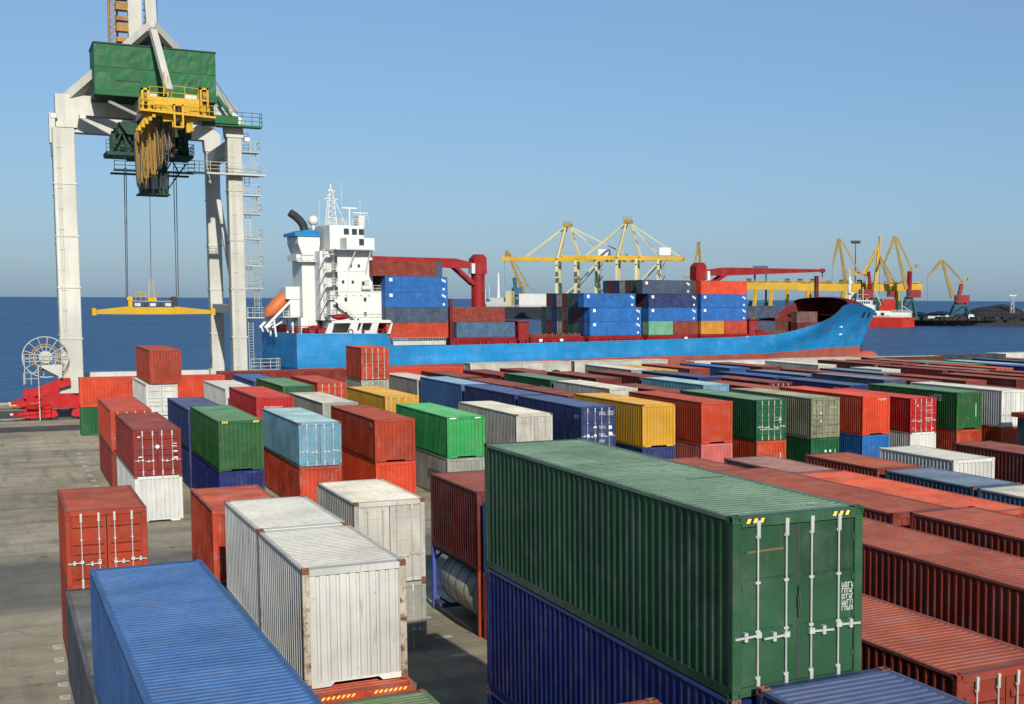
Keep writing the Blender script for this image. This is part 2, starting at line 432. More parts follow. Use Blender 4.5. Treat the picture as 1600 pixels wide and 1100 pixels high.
# darker asphalt lane across the yard, wavy edges like a laid patch
def band(name, x0, x1, y0, y1, m, z, wob=0.7, step=3.0):
    n = int((x1 - x0) / step)
    rnd = random.Random(int(y0 * 10))
    top, bot = [], []
    for i in range(n + 1):
        x = x0 + (x1 - x0) * i / n
        bot.append((x, y0 + rnd.uniform(-wob, wob), z)); top.append((x, y1 + rnd.uniform(-wob, wob), z))
    b = MB().add(bot + top, [(i, i + 1, n + 2 + i, n + 1 + i) for i in range(n)])
    return tag(b.build(name, m), kind='structure')
band('quay_apron', -120, 300, 141.5, 147.5, M['quayband'], 0.004, 0.25)
band('rail_bed', -120, 300, 150.2, 151.5, M['paleband'], 0.004, 0.1)
band('apron_strip', -120, 300, 158.0, 169.0, M['quayband'], 0.004, 0.3)
for y in (154.4, 170.9):
    r_ = MB().box(-120, 300, y - 0.05, y + 0.05, 0.004, 0.10)
    tag(r_.build('crane_rail', M['dark']), kind='structure')
# painted slot marks, parts of the ground
mk = MB().add([(-.24, -.19, 0), (.24, -.19, 0), (.24, .19, 0), (-.24, .19, 0)], [(0, 1, 2, 3)]).mesh('painted_mark', [None])
def mark(x, y, sx=1, sy=1, rz=0):
    return mobj('painted_mark', mk, M['oldmark'], ground, (x, y, ramp_z(y) + 0.008), (0, 0, rz), (sx, sy, 1))
for i in range(9): mark(1.42 + 0.02 * i, 38.0 + 1.95 * i, .62, 2.0)
for i in range(14): mark(5.55 + random.uniform(-.05, .05), 80.4 + 3.05 * i, .7, 2.6)
for i in range(6): mark(9.7 + 0.3 * (i % 2), 76.4 + 0.62 * i, 2.2, .5, 0.12)
for x, y in ((14.2, 51.6), (13.6, 44.6), (13.9, 47.9), (14.0, 41.2), (10.4, 76.2), (11.6, 76.9), (12.4, 78.0)): mark(x, y, 1.3, .9, .05)

# the sea
def sea_material():
    m, n, b = new_mat('sea_water')
    L = n.links.new
    tc = nd(n, 'ShaderNodeTexCoord')
    def noi(sc, det, vec=(1, 1, 1), rough=.55):
        mp = nd(n, 'ShaderNodeVectorMath', operation='MULTIPLY'); mp.inputs[1].default_value = vec
        L(tc.outputs['Object'], mp.inputs[0])
        t = nd(n, 'ShaderNodeTexNoise'); t.inputs['Scale'].default_value = sc; t.inputs['Detail'].default_value = det; t.inputs['Roughness'].default_value = rough
        L(mp.outputs[0], t.inputs['Vector'])
        return t
    w1 = noi(0.16, 6, (1, 1.6, 1)); w2 = noi(0.035, 5, (.6, 1.4, 1)); pt = noi(0.0035, 5, (.5, 1.5, 1))
    add = nd(n, 'ShaderNodeMath', operation='MULTIPLY_ADD'); add.inputs[1].default_value = 2.2
    L(w2.outputs[0], add.inputs[0]); L(w1.outputs[0], add.inputs[2])
    bp = nd(n, 'ShaderNodeBump'); bp.inputs['Strength'].default_value = 0.9; bp.inputs['Distance'].default_value = 1.3
    L(add.outputs[0], bp.inputs['Height']); L(bp.outputs[0], b.inputs['Normal'])
    c = ramp(n, pt.outputs[0], 0.35, (0.013, 0.054, 0.128, 1), 0.68, (0.022, 0.074, 0.165, 1)).outputs[0]
    w3 = noi(0.5, 4, (.45, 1.6, 1)); w4 = noi(0.09, 6, (.35, 1.8, 1), .7)  # ripple light and dark, put into the water colour
    c = mixc(n, 1.0, c, ramp(n, w4.outputs[0], 0.34, (.62, .66, .72, 1), 0.68, (1.42, 1.36, 1.28, 1)).outputs[0], 'MULTIPLY')
    c = mixc(n, 1.0, c, ramp(n, w3.outputs[0], 0.36, (.72, .75, .8, 1), 0.66, (1.3, 1.26, 1.22, 1)).outputs[0], 'MULTIPLY')
    L(c, b.inputs['Base Color'])
    b.inputs['Roughness'].default_value = 0.6
    b.inputs['Specular IOR Level'].default_value = 0.0
    gl = nd(n, 'ShaderNodeBsdfGlossy'); gl.inputs['Color'].default_value = (.85, .92, 1, 1); gl.inputs['Roughness'].default_value = .22
    L(bp.outputs[0], gl.inputs['Normal'])
    mx = nd(n, 'ShaderNodeMixShader'); mx.inputs[0].default_value = .2
    L(b.outputs[0], mx.inputs[1]); L(gl.outputs[0], mx.inputs[2]); L(mx.outputs[0], n.nodes['Material Output'].inputs[0])
    return m
M['sea'] = sea_material()
s_ = MB()
s_.add([(-45000, -2000, 0), (45000, -2000, 0), (45000, 60000, 0), (-45000, 60000, 0)], [(0, 1, 2, 3)])
tag(s_.build('sea', M['sea'], None, (0, 0, SEA_Z)), kind='structure')
# ------------------------------------------------------------------ shipping containers
CW, HS, HH = 2.438, 2.591, 2.896
LEN = {'20': 6.058, '40': 12.192, '45': 13.716}
MESH = {}
def cached(key, fn):
    if key not in MESH: MESH[key] = fn()
    return MESH[key]

def corr_profile(length, pitch, depth, margin=0.06, fl=(.26, .5, .76)):
    """(u, d) along the panel: outer flats at 0, inner flats at -depth"""
    n = max(1, int((length - 2 * margin) / pitch))
    p = (length - 2 * margin) / n
    pts = [(0, 0)]
    for i in range(n):
        u = margin + i * p
        pts += [(u, 0), (u + fl[0] * p, 0), (u + fl[1] * p, -depth), (u + fl[2] * p, -depth)]
    pts += [(length - margin, 0), (length, 0)]
    return pts
def me_side(L, H):
    def f():
        b = MB(); l = L - 0.30; z0, z1 = 0.15, H - 0.09
        pr = corr_profile(l, 0.278, 0.044, 0.06, (.2, .45, .76))
        vs = [(d, u - l / 2, z) for z in (z0, z1) for u, d in pr]
        n = len(pr)
        b.add(vs, [(i + 1, i, n + i, n + i + 1) for i in range(n - 1)])
        return b.mesh('side_panel')
    return cached(('side', L, H), f)
def me_roof(L, H):
    def f():
        b = MB(); l = L - 0.30; wd = CW - 0.12
        pr = corr_profile(l, 0.209, 0.022, 0.14, (.38, .5, .88))
        # the corrugation ends before the rails: flat strips along both sides
        n = len(pr)
        xs = [-wd / 2, -wd / 2 + .04, -wd / 2 + .08, wd / 2 - .08, wd / 2 - .04, wd / 2]
        vs = []
        for k, x in enumerate(xs):
            for u, d in pr: vs.append((x, u - l / 2, (d if k in (2, 3) else 0)))
        fs = []
        for k in range(5):
            for i in range(n - 1): fs.append((k * n + i, (k + 1) * n + i, (k + 1) * n + i + 1, k * n + i + 1))
        b.add(vs, fs)
        return b.mesh('roof')
    return cached(('roof', L), f)
def me_end(H):
    def f():
        b = MB(); l = CW - 0.24; z0, z1 = 0.16, H - 0.11
        pr = corr_profile(l, 0.222, 0.04, 0.05, (.58, .68, .9))
        n = len(pr)
        vs = [(u - l / 2, -d, z) for z in (z0, z1) for u, d in pr]
        b.add(vs, [(i, i + 1, n + i + 1, n + i) for i in range(n - 1)])
        return b.mesh('end_panel')
    return cached(('end', H), f)
LEAF = (CW - 0.27) / 2
def me_door(H, style):
    """one door leaf, outer face towards -y, hinged edge at x=0"""
    def f():
        b = MB(); z0, z1 = 0.17, H - 0.17; wl = LEAF
        bands = {'rib': [(.10, .05), (.32, .05), (.46, .05), (.60, .05), (.86, .05)], 'panel': [(.345, .012), (.665, .012)], 'flat': [(.18, .01), (.5, .01), (.82, .01)]}[style]
        hh = {'rib': .10, 'panel': .022, 'flat': .016}[style]
        dp = {'rib': .055, 'panel': .022, 'flat': .012}[style]
        prof = [(z0, 0)]
        for c, _ in bands:
            zc = z0 + (z1 - z0) * c
            prof += [(zc - hh, 0), (zc - hh * .45, dp), (zc + hh * .45, dp), (zc + hh, 0)]
        prof.append((z1, 0))
        sgn = -1 if style == 'rib' else 1       # ribs stand proud, seams are recessed
        a, c = 0.09, wl - 0.09
        n = len(prof)
        vs = [(x, sgn * d, z) for x in (a, c) for z, d in prof]
        fs = [(i, n + i, n + i + 1, i + 1) for i in range(n - 1)]
        for k in range(len(bands)):
            i = 1 + 4 * k
            fs += [(i, i + 1, i + 2, i + 3), (n + i + 3, n + i + 2, n + i + 1, n + i)]
        b.add(vs, fs)
        for x0, x1 in ((0, a), (c, wl)): b.add([(x0, 0, z0), (x1, 0, z0), (x1, 0, z1), (x0, 0, z1)], [(0, 1, 2, 3)])
        b.add([(0, 0, z0), (wl, 0, z0), (wl, .05, z0), (0, .05, z0), (0, 0, z1), (wl, 0, z1), (wl, .05, z1), (0, .05, z1)], [(3, 2, 1, 0), (4, 5, 6, 7), (0, 4, 7, 3), (1, 2, 6, 5), (2, 3, 7, 6)])
        return b.mesh('door')
    return cached(('door', H, style), f)
def me_rod(H):
    def f():
        b = MB(); b.tube((0, 0, .05), (0, 0, H - .07), .017, 6)
        for z in (.07, H - .12): b.box(-.033, .033, -.03, .05, z - .04, z + .045)
        for z in (.30, H * .36, H * .63, H - .34): b.box(-.042, .042, -.008, .04, z - .02, z + .02)
        b.box(-.03, .03, -.026, .02, H - .34, H - .16); b.box(-.03, .03, -.026, .02, .12, .28)
        return b.mesh('lock_rod')
    return cached(('rod', H), f)
def me_handle():
    def f():
        b = MB(); b.bar((0, -.03, 0), (-.42, -.03, -.02), .02, .035); b.box(-.05, .05, -.045, .02, -.04, .05)
        b.box(-.26, -.20, -.05, .03, -.075, .07); b.bar((-.2, -.045, 0), (-.26, -.045, .05), .02, .03)
        return b.mesh('handle')
    return cached('handle', f)
def me_hinge():
    return cached('hinge', lambda: MB().box(-.05, .07, -.022, .03, -.05, .05).tube((-.01, -.02, -.07), (-.01, -.02, .07), .02, 6).mesh('hinge'))
def me_casting():
    """corner block with an oval hole sunk into the two outer faces and the top"""
    def f():
        bm = bmesh.new()
        bmesh.ops.create_cube(bm, size=1.0)
        for v in bm.verts: v.co = Vector((v.co.x * .162, v.co.y * .178, v.co.z * .124))
        faces = [fa for fa in bm.faces if fa.normal.x < -.9 or fa.normal.y < -.9 or abs(fa.normal.z) > .9]
        r = bmesh.ops.inset_individual(bm, faces=faces, thickness=.036, depth=0.0)
        r = bmesh.ops.inset_individual(bm, faces=faces, thickness=.004, depth=-.04)
        me = bpy.data.meshes.new('corner_casting'); bm.to_mesh(me); bm.free(); me.materials.append(None)
        return me
    return cached('casting', f)
def me_post(H): return cached(('post', H), lambda: MB().bbox(-.08, .08, -.075, .075, .12, H - .12, .012).mesh('corner_post'))
def me_rail(L, top):
    def f():
        l = (L - .35) / 2
        return (MB().box(-.035, .035, -l, l, -.065, 0) if top else MB().box(-.045, .045, -l, l, 0, .16)).mesh('top_rail' if top else 'bottom_rail')
    return cached(('rail', L, top), f)
def me_header(): return cached('header', lambda: MB().box(-CW / 2 + .16, CW / 2 - .16, -.06, .09, -.165, -.004).mesh('header'))
def me_sill(): return cached('sill', lambda: MB().box(-CW / 2 + .16, CW / 2 - .16, -.05, .09, .02, .165).mesh('door_sill'))
def me_sill_notch():
    return cached('silln', lambda: MB().prism([(-CW / 2 + .16, .02), (-.62, .02), (-.52, .115), (.52, .115), (.62, .02), (CW / 2 - .16, .02), (CW / 2 - .16, .165), (-CW / 2 + .16, .165)], -.05, .09).mesh('end_sill', fix=True))
def me_under(L): return cached(('under', L), lambda: MB().box(-CW / 2 + .1, CW / 2 - .1, -L / 2 + .2, L / 2 - .2, .06, .14).mesh('underframe'))
def me_frame(L, H):
    """posts, rails and castings of a distant container in one piece"""
    def f():
        b = MB(); x, y = CW / 2, L / 2
        for sx in (-1, 1):
            for sy in (-1, 1):
                b.box(min(sx * x, sx * (x - .16)), max(sx * x, sx * (x - .16)), min(sy * y, sy * (y - .15)), max(sy * y, sy * (y - .15)), -.01, H + .012)
            b.box(min(sx * x, sx * (x - .08)) + .002, max(sx * x, sx * (x - .08)) - .002, -y + .15, y - .15, .01, .165)
            b.box(min(sx * x, sx * (x - .07)) + .002, max(sx * x, sx * (x - .07)) - .002, -y + .15, y - .15, H - .09, H - .004)
        for sy in (-1, 1):
            y0, y1 = sorted((sy * (y - .003), sy * (y - .14)))
            b.box(-x + .16, x - .16, y0, y1, .03, .165); b.box(-x + .16, x - .16, y0, y1, H - .15, H - .006)
        b.box(-x + .1, x - .1, -y + .15, y - .15, .07, .13)
        return b.mesh('frame')
    return cached(('frame', L, H), f)
def me_rodset(H):
    def f():
        b = MB()
        for x in (.30, .84):
            b.box(x - .018, x + .018, -.085, -.055, .05, H - .07)
            b.box(x - .04, x + .04, -.075, .02, H - .28, H - .16); b.box(x - .04, x + .04, -.075, .02, .1, .22)
            b.box(x - .28, x, -.07, -.045, H * .3, H * .3 + .03)
        return b.mesh('lock_bars')
    return cached(('rodset', H), f)
def me_far(L, H):
    """a container seen from far off: corrugated sides, framed ends with a door seam, one piece"""
    def f():
        b = MB(); x, y = CW / 2, L / 2
        pr = corr_profile(L - .3, 0.42, 0.05)
        n = len(pr)
        for s in (-1, 1):
            vs = [(s * (x - .01 + d), u - L / 2 + .15, z) for z in (.14, H - .09) for u, d in pr]
            b.add(vs, [((i + 1, i, n + i, n + i + 1) if s > 0 else (i, i + 1, n + i + 1, n + i)) for i in range(n - 1)])
            for sy in (-1, 1):
                b.box(*sorted((s * x, s * (x - .14))), *sorted((sy * y, sy * (y - .15))), 0, H + .01)
            b.box(*sorted((s * (x + .002), s * (x - .08))), -y + .15, y - .15, .01, .15)
            b.box(*sorted((s * (x + .002), s * (x - .08))), -y + .15, y - .15, H - .1, H - .002)
        for sy in (-1, 1):
            b.box(-x + .14, -.02, *sorted((sy * (y - .05), sy * (y - .12))), .15, H - .15)
            b.box(.02, x - .14, *sorted((sy * (y - .05), sy * (y - .12))), .15, H - .15)
            b.box(-x + .14, x - .14, *sorted((sy * (y - .01), sy * (y - .14))), 0.02, .15)
            b.box(-x + .14, x - .14, *sorted((sy * (y - .01), sy * (y - .14))), H - .15, H - .003)
            for xx in (-.8, -.35, .35, .8): b.box(xx - .03, xx + .03, *sorted((sy * (y - .01), sy * (y - .06))), .1, H - .1)
        b.box(-x + .08, x - .08, -y + .12, y - .12, H - .05, H - .02); b.box(-x + .1, x - .1, -y + .1, y - .1, .03, .1)
        return b.mesh('shipping_container')
    return cached(('far', L, H), f)

def marks_mesh(rows, wmax, lh, gap=.4, seed=1, name='stencil_marks'):
    """rows of small stencilled strokes, too small to read"""
    rnd = random.Random(seed)
    b = MB()
    for r in range(rows):
        z = -r * lh * (1 + gap); x = 0.0
        wr = wmax * rnd.uniform(.7, 1.0)
        while x < wr:
            cw_ = lh * rnd.uniform(.35, .6)
            k = rnd.random()
            b.add([(x, 0, z), (x + cw_ * .2, 0, z), (x + cw_ * .2, 0, z + lh), (x, 0, z + lh)], [(0, 1, 2, 3)])
            if k < .75: b.add([(x + cw_ * .3, 0, z + lh * .86), (x + cw_, 0, z + lh * .86), (x + cw_, 0, z + lh), (x + cw_ * .3, 0, z + lh)], [(0, 1, 2, 3)])
            if k > .3: b.add([(x + cw_ * .8, 0, z), (x + cw_, 0, z), (x + cw_, 0, z + lh * .75), (x + cw_ * .8, 0, z + lh * .75)], [(0, 1, 2, 3)])
            if k > .6: b.add([(x + cw_ * .3, 0, z), (x + cw_ * .7, 0, z), (x + cw_ * .7, 0, z + lh * .22), (x + cw_ * .3, 0, z + lh * .22)], [(0, 1, 2, 3)])
            x += cw_ * 1.35
    return b.mesh(name)

def container(x, y, z, size, H, col, end='door', style='rib', lod=0, rz=0.0, label='', group=None, cast=None, along='y', roofcol=None, rods=None, post=None):
    """x, y: left near bottom corner of the box; its length runs away from the camera ('y') or across ('x')"""
    L = LEN[size]
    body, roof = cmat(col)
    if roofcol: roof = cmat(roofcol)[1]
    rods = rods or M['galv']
    if along == 'y': cx, cy, rot = x + CW / 2, y + L / 2, rz
    else: cx, cy, rot = x + L / 2, y + CW / 2, -math.pi / 2 + rz
    if lod == 2:
        t = mobj('shipping_container', me_far(L, H), body, None, (cx, cy, z), (0, 0, rot))
        return tag(t, label, 'container', group)
    t = empty('shipping_container', (cx, cy, z), rot)
    tag(t, label, 'container', group)
    hx, hy = CW / 2, L / 2
    mobj('side_panel', me_side(L, H), body, t, (hx - .012, 0, 0))
    mobj('side_panel', me_side(L, H), body, t, (-hx + .012, 0, 0), (0, 0, math.pi))
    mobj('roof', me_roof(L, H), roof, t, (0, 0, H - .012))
    far_end = 'wall' if end == 'door' else 'door'
    for e, yy, ro in ((end, -hy, 0.0), (far_end, hy, math.pi)):
        sg = 1 if ro == 0 else -1
        vis = (sg == 1)
        if e == 'wall':
            mobj('end_panel', me_end(H), body, t, (0, yy + sg * .03, 0), (0, 0, ro))
        else:
            for sx in (-1, 1):
                d = mobj('door', me_door(H, style), body, t, (sx * sg * (LEAF + .012), yy + sg * .05, 0), (0, 0, ro), (1, 1, 1) if sx < 0 else (-1, 1, 1))
                if not vis and lod == 0: continue
                if lod == 0:
                    for xr in (.34, .86): mobj('lock_rod', me_rod(H), rods, d, (xr, -.07 if style == 'rib' else -.035, 0))
                    for xr in (.34, .86): mobj('handle', me_handle(), rods, d, (xr, -.065 if style == 'rib' else -.03, H * .33 + (.03 if xr < .5 else -.02)), (0, 0, 0))
                    for zz in (.12, .38, .62, .88): mobj('hinge', me_hinge(), body, d, (0.0, 0, .17 + (H - .34) * zz))
                elif vis:
                    mobj('lock_bars', me_rodset(H), rods, d)
        if lod == 0:
            mobj('header', me_header(), body, t, (0, yy + sg * .06, H), (0, 0, ro))
            mobj('door_sill' if e == 'door' else 'end_sill', me_sill() if e == 'door' else me_sill_notch(), body, t, (0, yy + sg * .06, 0), (0, 0, ro))
    if lod == 1:
        mobj('frame', me_frame(L, H), body, t)
        return t
    cm = cast or body
    for sx in (-1, 1):
        for sy in (-1, 1):
            mobj('corner_post', me_post(H), cmat(post)[0] if post else body, t, (sx * (hx - .08), sy * (hy - .075), 0))
            for zz in (.062 - .012, H - .062 + .012):
                mobj('corner_casting', me_casting(), cm, t, (sx * (hx - .081), sy * (hy - .089), zz), (0, 0, 0), (1 if sx < 0 else -1, 1 if sy < 0 else -1, 1))
        mobj('bottom_rail', me_rail(L, False), body, t, (sx * (hx - .047), 0, .005))
        mobj('top_rail', me_rail(L, True), roof, t, (sx * (hx - .037), 0, H - .006))
    mobj('underframe', me_under(L), M['dark'], t)
    return t
def on_front(t, me, m, x, z, L, dy=-.005, name='stencil_marks', sc=1.0):
    return mobj(name, me, m, t, (x, -LEN[L] / 2 + dy, z), (0, 0, 0), (sc, 1, sc))
def on_left(t, me, m, y, z, name='stencil_marks', rz=-math.pi / 2, sc=1.0):
    """on the left long side: u runs towards the camera"""
    return mobj(name, me, m, t, (-CW / 2 - .004, y, z), (0, 0, rz), (sc, 1, sc))
ORD = ['zeroth', 'first', 'second', 'third', 'fourth', 'fifth', 'sixth', 'seventh', 'eighth', 'ninth', 'tenth', 'eleventh', 'twelfth', 'thirteenth', 'fourteenth', 'fifteenth', 'sixteenth', 'seventeenth', 'eighteenth', 'nineteenth', 'twentieth', 'twenty-first', 'twenty-second', 'twenty-third', 'twenty-fourth', 'twenty-fifth']
def stack(x, y, size, tiers, where, lod=0, group='containers stacked in the yard', base=0.0, rz=0.0, along='y'):
    """tiers from the ground up: (words, colour, height, end, style, extras)"""
    z = base
    out = []
    n = len(tiers)
    for i, tr in enumerate(tiers):
        words, col, H, end, style = tr[:5]
        kw = tr[5] if len(tr) > 5 else {}
        tw = '' if n == 1 else (('lower', 'upper')[i] if n == 2 else ('bottom', 'middle', 'top')[i]) + ' '
        lab = words + ' container, ' + tw + where
        dx, dy = kw.pop('shift', (0, 0))
        out.append(container(x + dx, y + dy, z, size, H, col, end, style, lod, rz + random.uniform(-.0022, .0022), lab, group, along=along, **kw))
        z += H + .025
    return out
# ------------------------------------------------------------------ the yard: front block (nearest the camera)
FB = 'of front block, '
rst = dict(cast=M['rusty'])
def W_(r, what): return 'in %s row from left, front block, %s' % (ORD[r], what)
# first row, beside the open concrete
s = stack(1.80, 49.05, '20', [('short brown-red', 'dark_red', HH, 'wall', 'rib'), ('short rust-red', 'rust_red', HS, 'door', 'rib')], W_(1, 'beside open concrete'))
on_left(s[0], marks_mesh(1, 1.7, .16, seed=3), M['whitemark'], 1.6, 1.2).rotation_euler = (0, math.pi / 2, -math.pi / 2)
a = stack(1.72, 36.55, '40', [('dark slate', 'slate_dark', HH, 'wall', 'rib')], 'with dull roof between blue roof and rust-red pair', base=ramp_z(42) * .3)
stack(1.72, 24.1, '40', [('dark slate', 'slate_dark', HH, 'wall', 'rib')], W_(1, 'under broad blue one'), base=.34)
container(1.80, 21.15, .34 + HH + .03, '45', HH, 'blue', 'wall', 'rib', 0, R(0.45), 'broad blue container with long ribbed roof in the bottom left corner', 'containers stacked in the yard')
# second row
a = stack(6.10, 31.75, '40', [('orange-red striped-corner', 'rusty_orange', HH, 'wall', 'rib', rst)], 'under the two white ones, front edge peeking out', base=ramp_z(35))
orange_low = a[0]
container(6.06, 32.35, HH + .365, '20', HH, 'white', 'wall', 'rib', 0, 0, 'rust-stained white container with corrugated front, nearer of two end to end', 'containers stacked in the yard', cast=M['rusty'], post='white_rusty')
container(6.08, 38.62, HH + .365, '20', HH, 'white', 'wall', 'rib', 0, .001, 'white container behind the rust-stained white one, farther of two end to end', 'containers stacked in the yard', cast=M['rusty'])
stack(6.22, 19.3, '40', [('moss-green flat-roofed', 'moss_roof', HS, 'wall', 'rib', rst)], 'low in front of the white pair, bottom edge of view', base=.56)
stack(6.30, 49.2, '20', [('short red', 'coral', HS, 'wall', 'rib'), ('short rust-streaked orange', 'rusty_orange', HS, 'wall', 'rib')], W_(2, 'behind white pair'))
stack(6.40, 6.7, '40', [('orange', 'orange', HH, 'wall', 'rib'), ('orange', 'orange', HH, 'wall', 'rib', rst)], 'only one roof corner showing at bottom edge', base=.42)
# third row: the big green stack
big = stack(9.79, 18.0, '40', [('dark navy', 'deep_blue', HH, 'wall', 'rib', rst), ('deep blue', 'deep_blue', HH, 'wall', 'rib', rst), ('large green high', 'green', HH, 'door', 'panel')], 'in the tall stack nearest the camera', base=.44)
stack(10.1, 5.62, '40', [('navy', 'navy', HH, 'wall', 'rib'), ('navy ribbed-roof', 'navy', HH + .0, 'wall', 'rib', rst)], 'in front of the big green one, bottom edge', base=.68)
stack(10.47, 46.5, '20', [('short dirty white', 'grey', HS, 'door', 'flat', rst), ('short off-white', 'cream', HH, 'door', 'flat', dict(cast=M['rusty'], rods=cmat('cream')[0]))], W_(3, 'with plain doors'))
# fourth row: brown above the tank, plain ones behind the green stack
stack(15.0, 47.1, '20', [('short dark maroon', 'maroon', HH, 'wall', 'rib')], 'standing on top of the tank frame', base=HS + .03)
stack(15.05, 34.5, '40', [('red', 'rust_red', HS, 'wall', 'rib', rst), ('blue', 'blue', HS, 'wall', 'rib')], W_(4, 'sliver beside tank'))
stack(15.3, 19.35, '40', [('maroon', 'maroon', HS, 'wall', 'rib'), ('brick-red ribbed-roof', 'brick', HH, 'door', 'rib')], W_(4, 'door end showing right'), base=.05)
# fifth to tenth rows
stack(19.75, 21.6, '40', [('maroon', 'maroon', HH, 'wall', 'rib'), ('pale brick-red', 'brick', HH, 'wall', 'rib')], W_(5, 'right edge'), base=.30)
stack(19.7, 34.4, '40', [('maroon', 'maroon', HS, 'wall', 'rib'), ('dark red', 'dark_red', HS, 'wall', 'rib')], W_(5, 'behind green stack'))
stack(24.0, 20.65, '40', [('dark red', 'dark_red', HH, 'wall', 'rib'), ('brick-red sharp-cornered', 'brick', HH, 'wall', 'rib')], W_(6, 'right edge'), base=.28)
stack(24.35, 34.2, '40', [('dark red', 'dark_red', HH, 'wall', 'rib'), ('long brick-red roofed', 'brick', HH, 'wall', 'rib')], W_(6, 'long plain roof'), base=-.0)
stack(24.4, 46.75, '20', [('short red', 'coral', HS, 'wall', 'rib'), ('short brick-red', 'brick', HH, 'wall', 'rib')], W_(6, 'rear end'), base=.05)
stack(29.2, 35.9, '40', [('maroon', 'maroon', HS, 'wall', 'rib'), ('bright orange-roofed', 'orange', HS, 'wall', 'rib')], W_(7, 'middle'))
stack(29.1, 48.35, '20', [('short red', 'dark_red', HS, 'wall', 'rib'), ('short dusty grey-brown', 'dusty', HS, 'wall', 'rib')], W_(7, 'rear end'))
stack(33.2, 34.9, '20', [('short grey', 'grey', HS, 'wall', 'rib'), ('short pale grey-blue', 'steel_blue', HS, 'wall', 'rib', dict(roofcol='grey'))], W_(8, 'right edge'))
stack(33.2, 41.2, '20', [('short maroon', 'maroon', HS, 'wall', 'rib'), ('short slate-blue patched-roof', 'slate', HS, 'wall', 'rib', rst)], W_(8, 'middle'))
stack(33.15, 47.75, '20', [('short red', 'dark_red', HS, 'wall', 'rib'), ('short brick-red', 'brick', HS, 'wall', 'rib')], W_(8, 'rear end'))
stack(38.0, 48.6, '20', [('short blue', 'blue', HS, 'wall', 'rib'), ('short clean white', 'white', HS, 'wall', 'rib')], W_(9, 'rear end'))
stack(42.7, 42.5, '40', [('maroon', 'maroon', HS, 'wall', 'rib'), ('maroon white-lettered', 'maroon', HS, 'wall', 'rib')], W_(10, 'right edge'))
# a yard machine at the right edge: dark teal mast under a rust-red head beam
pm = Vector((66.9, 76.2, 0))
t = tag(empty('lift_machine', pm), 'dark teal lift machine with rust-red head beam at right edge', 'machine')
tm_ = cmat('teal')[0]
MB().bbox(-.0, 2.6, .2, 1.7, .5, 3.75, .05).build('machine_body', tm_, t)
for x in (.12, .62, 1.12, 1.62, 2.12): MB().box(x, x + .12, .02, .2, .5, 3.8).build('mast_rail', M['galv'] if x > .2 else tm_, t)
MB().bbox(-.45, 3.0, -.1, 1.9, 3.8, 4.15, .05).bbox(.9, 2.2, .2, 1.2, 4.15, 5.0, .05).build('head_beam', cmat('rust_red')[0], t)
MB().bbox(.7, 2.8, -.5, .1, .9, 1.5, .05).build('lifting_arm', cmat('dark_red')[0], t)
for x in (.3, 2.1): MB().tube((x, .2, .5), (x + .35, .2, .5), .5, 14).tube((x, 1.6, .5), (x + .35, 1.6, .5), .5, 14).build('wheel_pair', M['rubber'], t)

# stencilled writing and stripes on the nearest ones
def stripes(t, L, H, x0, n, dx, tilt, m1, zc=-.075, sy=.062):
    b = MB()
    for i in range(n):
        x = x0 + dx * i
        b.add([(x, 0, -sy), (x + dx * .52, 0, -sy), (x + dx * .52 + tilt, 0, sy), (x + tilt, 0, sy)], [(0, 1, 2, 3)])
    return on_front(t, b.mesh('hazard_stripes'), m1, 0, H + zc, L, -.006, 'hazard_stripes')
bg_ = big[2]
for x0 in (-.98, .62):
    b = MB().add([(x0, 0, -.045), (x0 + .36, 0, -.045), (x0 + .36, 0, .045), (x0, 0, .045)], [(0, 1, 2, 3)])
    on_front(bg_, b.mesh('stripe_plate'), M['blackmark'], 0, HH - .075, '40', -.003, 'stripe_plate')
    stripes(bg_, '40', HH, x0, 3, .12, .03, M['yellowmark'], sy=.036)
on_front(bg_, marks_mesh(5, .27, .08, .22, 5), M['whitemark'], .84, 1.58, '40', .046)
b = MB().add([(0, 0, 0), (.66, 0, .02), (.66, 0, .05), (0, 0, .035)], [(0, 1, 2, 3)])
on_front(bg_, b.mesh('scrape'), M['orangemark'], -.93, 2.3, '40', .046, 'scrape')
b = marks_mesh(1, .5, .13, seed=8)
mobj('stencil_marks', b, M['whitemark'], bg_, (.35, -LEN['40'] / 2 + .62, HH + .001), (-math.pi / 2, 0, .05))
rnd = random.Random(8)
def roof_scuff(t, x, y, ln, wd, H, m='rusty'):
    pts = [(x + ln * k / 8, y + rnd.uniform(-.03, .03)) for k in range(9)]
    vs = [(p[0], p[1] - wd * rnd.uniform(.3, 1) / 2, H + .004) for p in pts] + [(p[0], p[1] + wd * rnd.uniform(.3, 1) / 2, H + .004) for p in pts]
    return mobj('roof_scuff', MB().add(vs, [(k, k + 1, 10 + k, 9 + k) for k in range(8)]).mesh('roof_scuff'), M[m], t)
M['scuff'] = plain('scuffed_paint', (0.055, 0.07, 0.045, 1), .8, var=.5, scale=9)
for x, y, ln, wd in ((-.9, 1.2, 1.5, .05), (-.3, .55, 1.1, .04), (-.8, 1.45, .9, .03), (.2, -1.6, .8, .04), (-.9, 3.6, .7, .04), (.1, 4.4, .8, .03)): roof_scuff(bg_, x, y, ln, wd, HH - .012, 'scuff')
b = MB().box(-.03, .03, -.035, .03, -.09, .09).bar((0, -.02, -.25), (0, -.02, .25), .03)
on_front(bg_, b.mesh('seal_clamp'), cmat('green')[0], 0.0, 1.45, '40', .03, 'seal_clamp')
b = MB().box(-.016, .016, -.004, .02, .17, HH - .17)
on_front(bg_, b.mesh('door_gasket'), M['rubber'], 0, 0, '40', .045, 'door_gasket')
for k, x0 in enumerate((-1.02, .20)):
    stripes(orange_low, '40', HH, x0, 7, .115, .05, M['yellowmark'], -.06, .035)

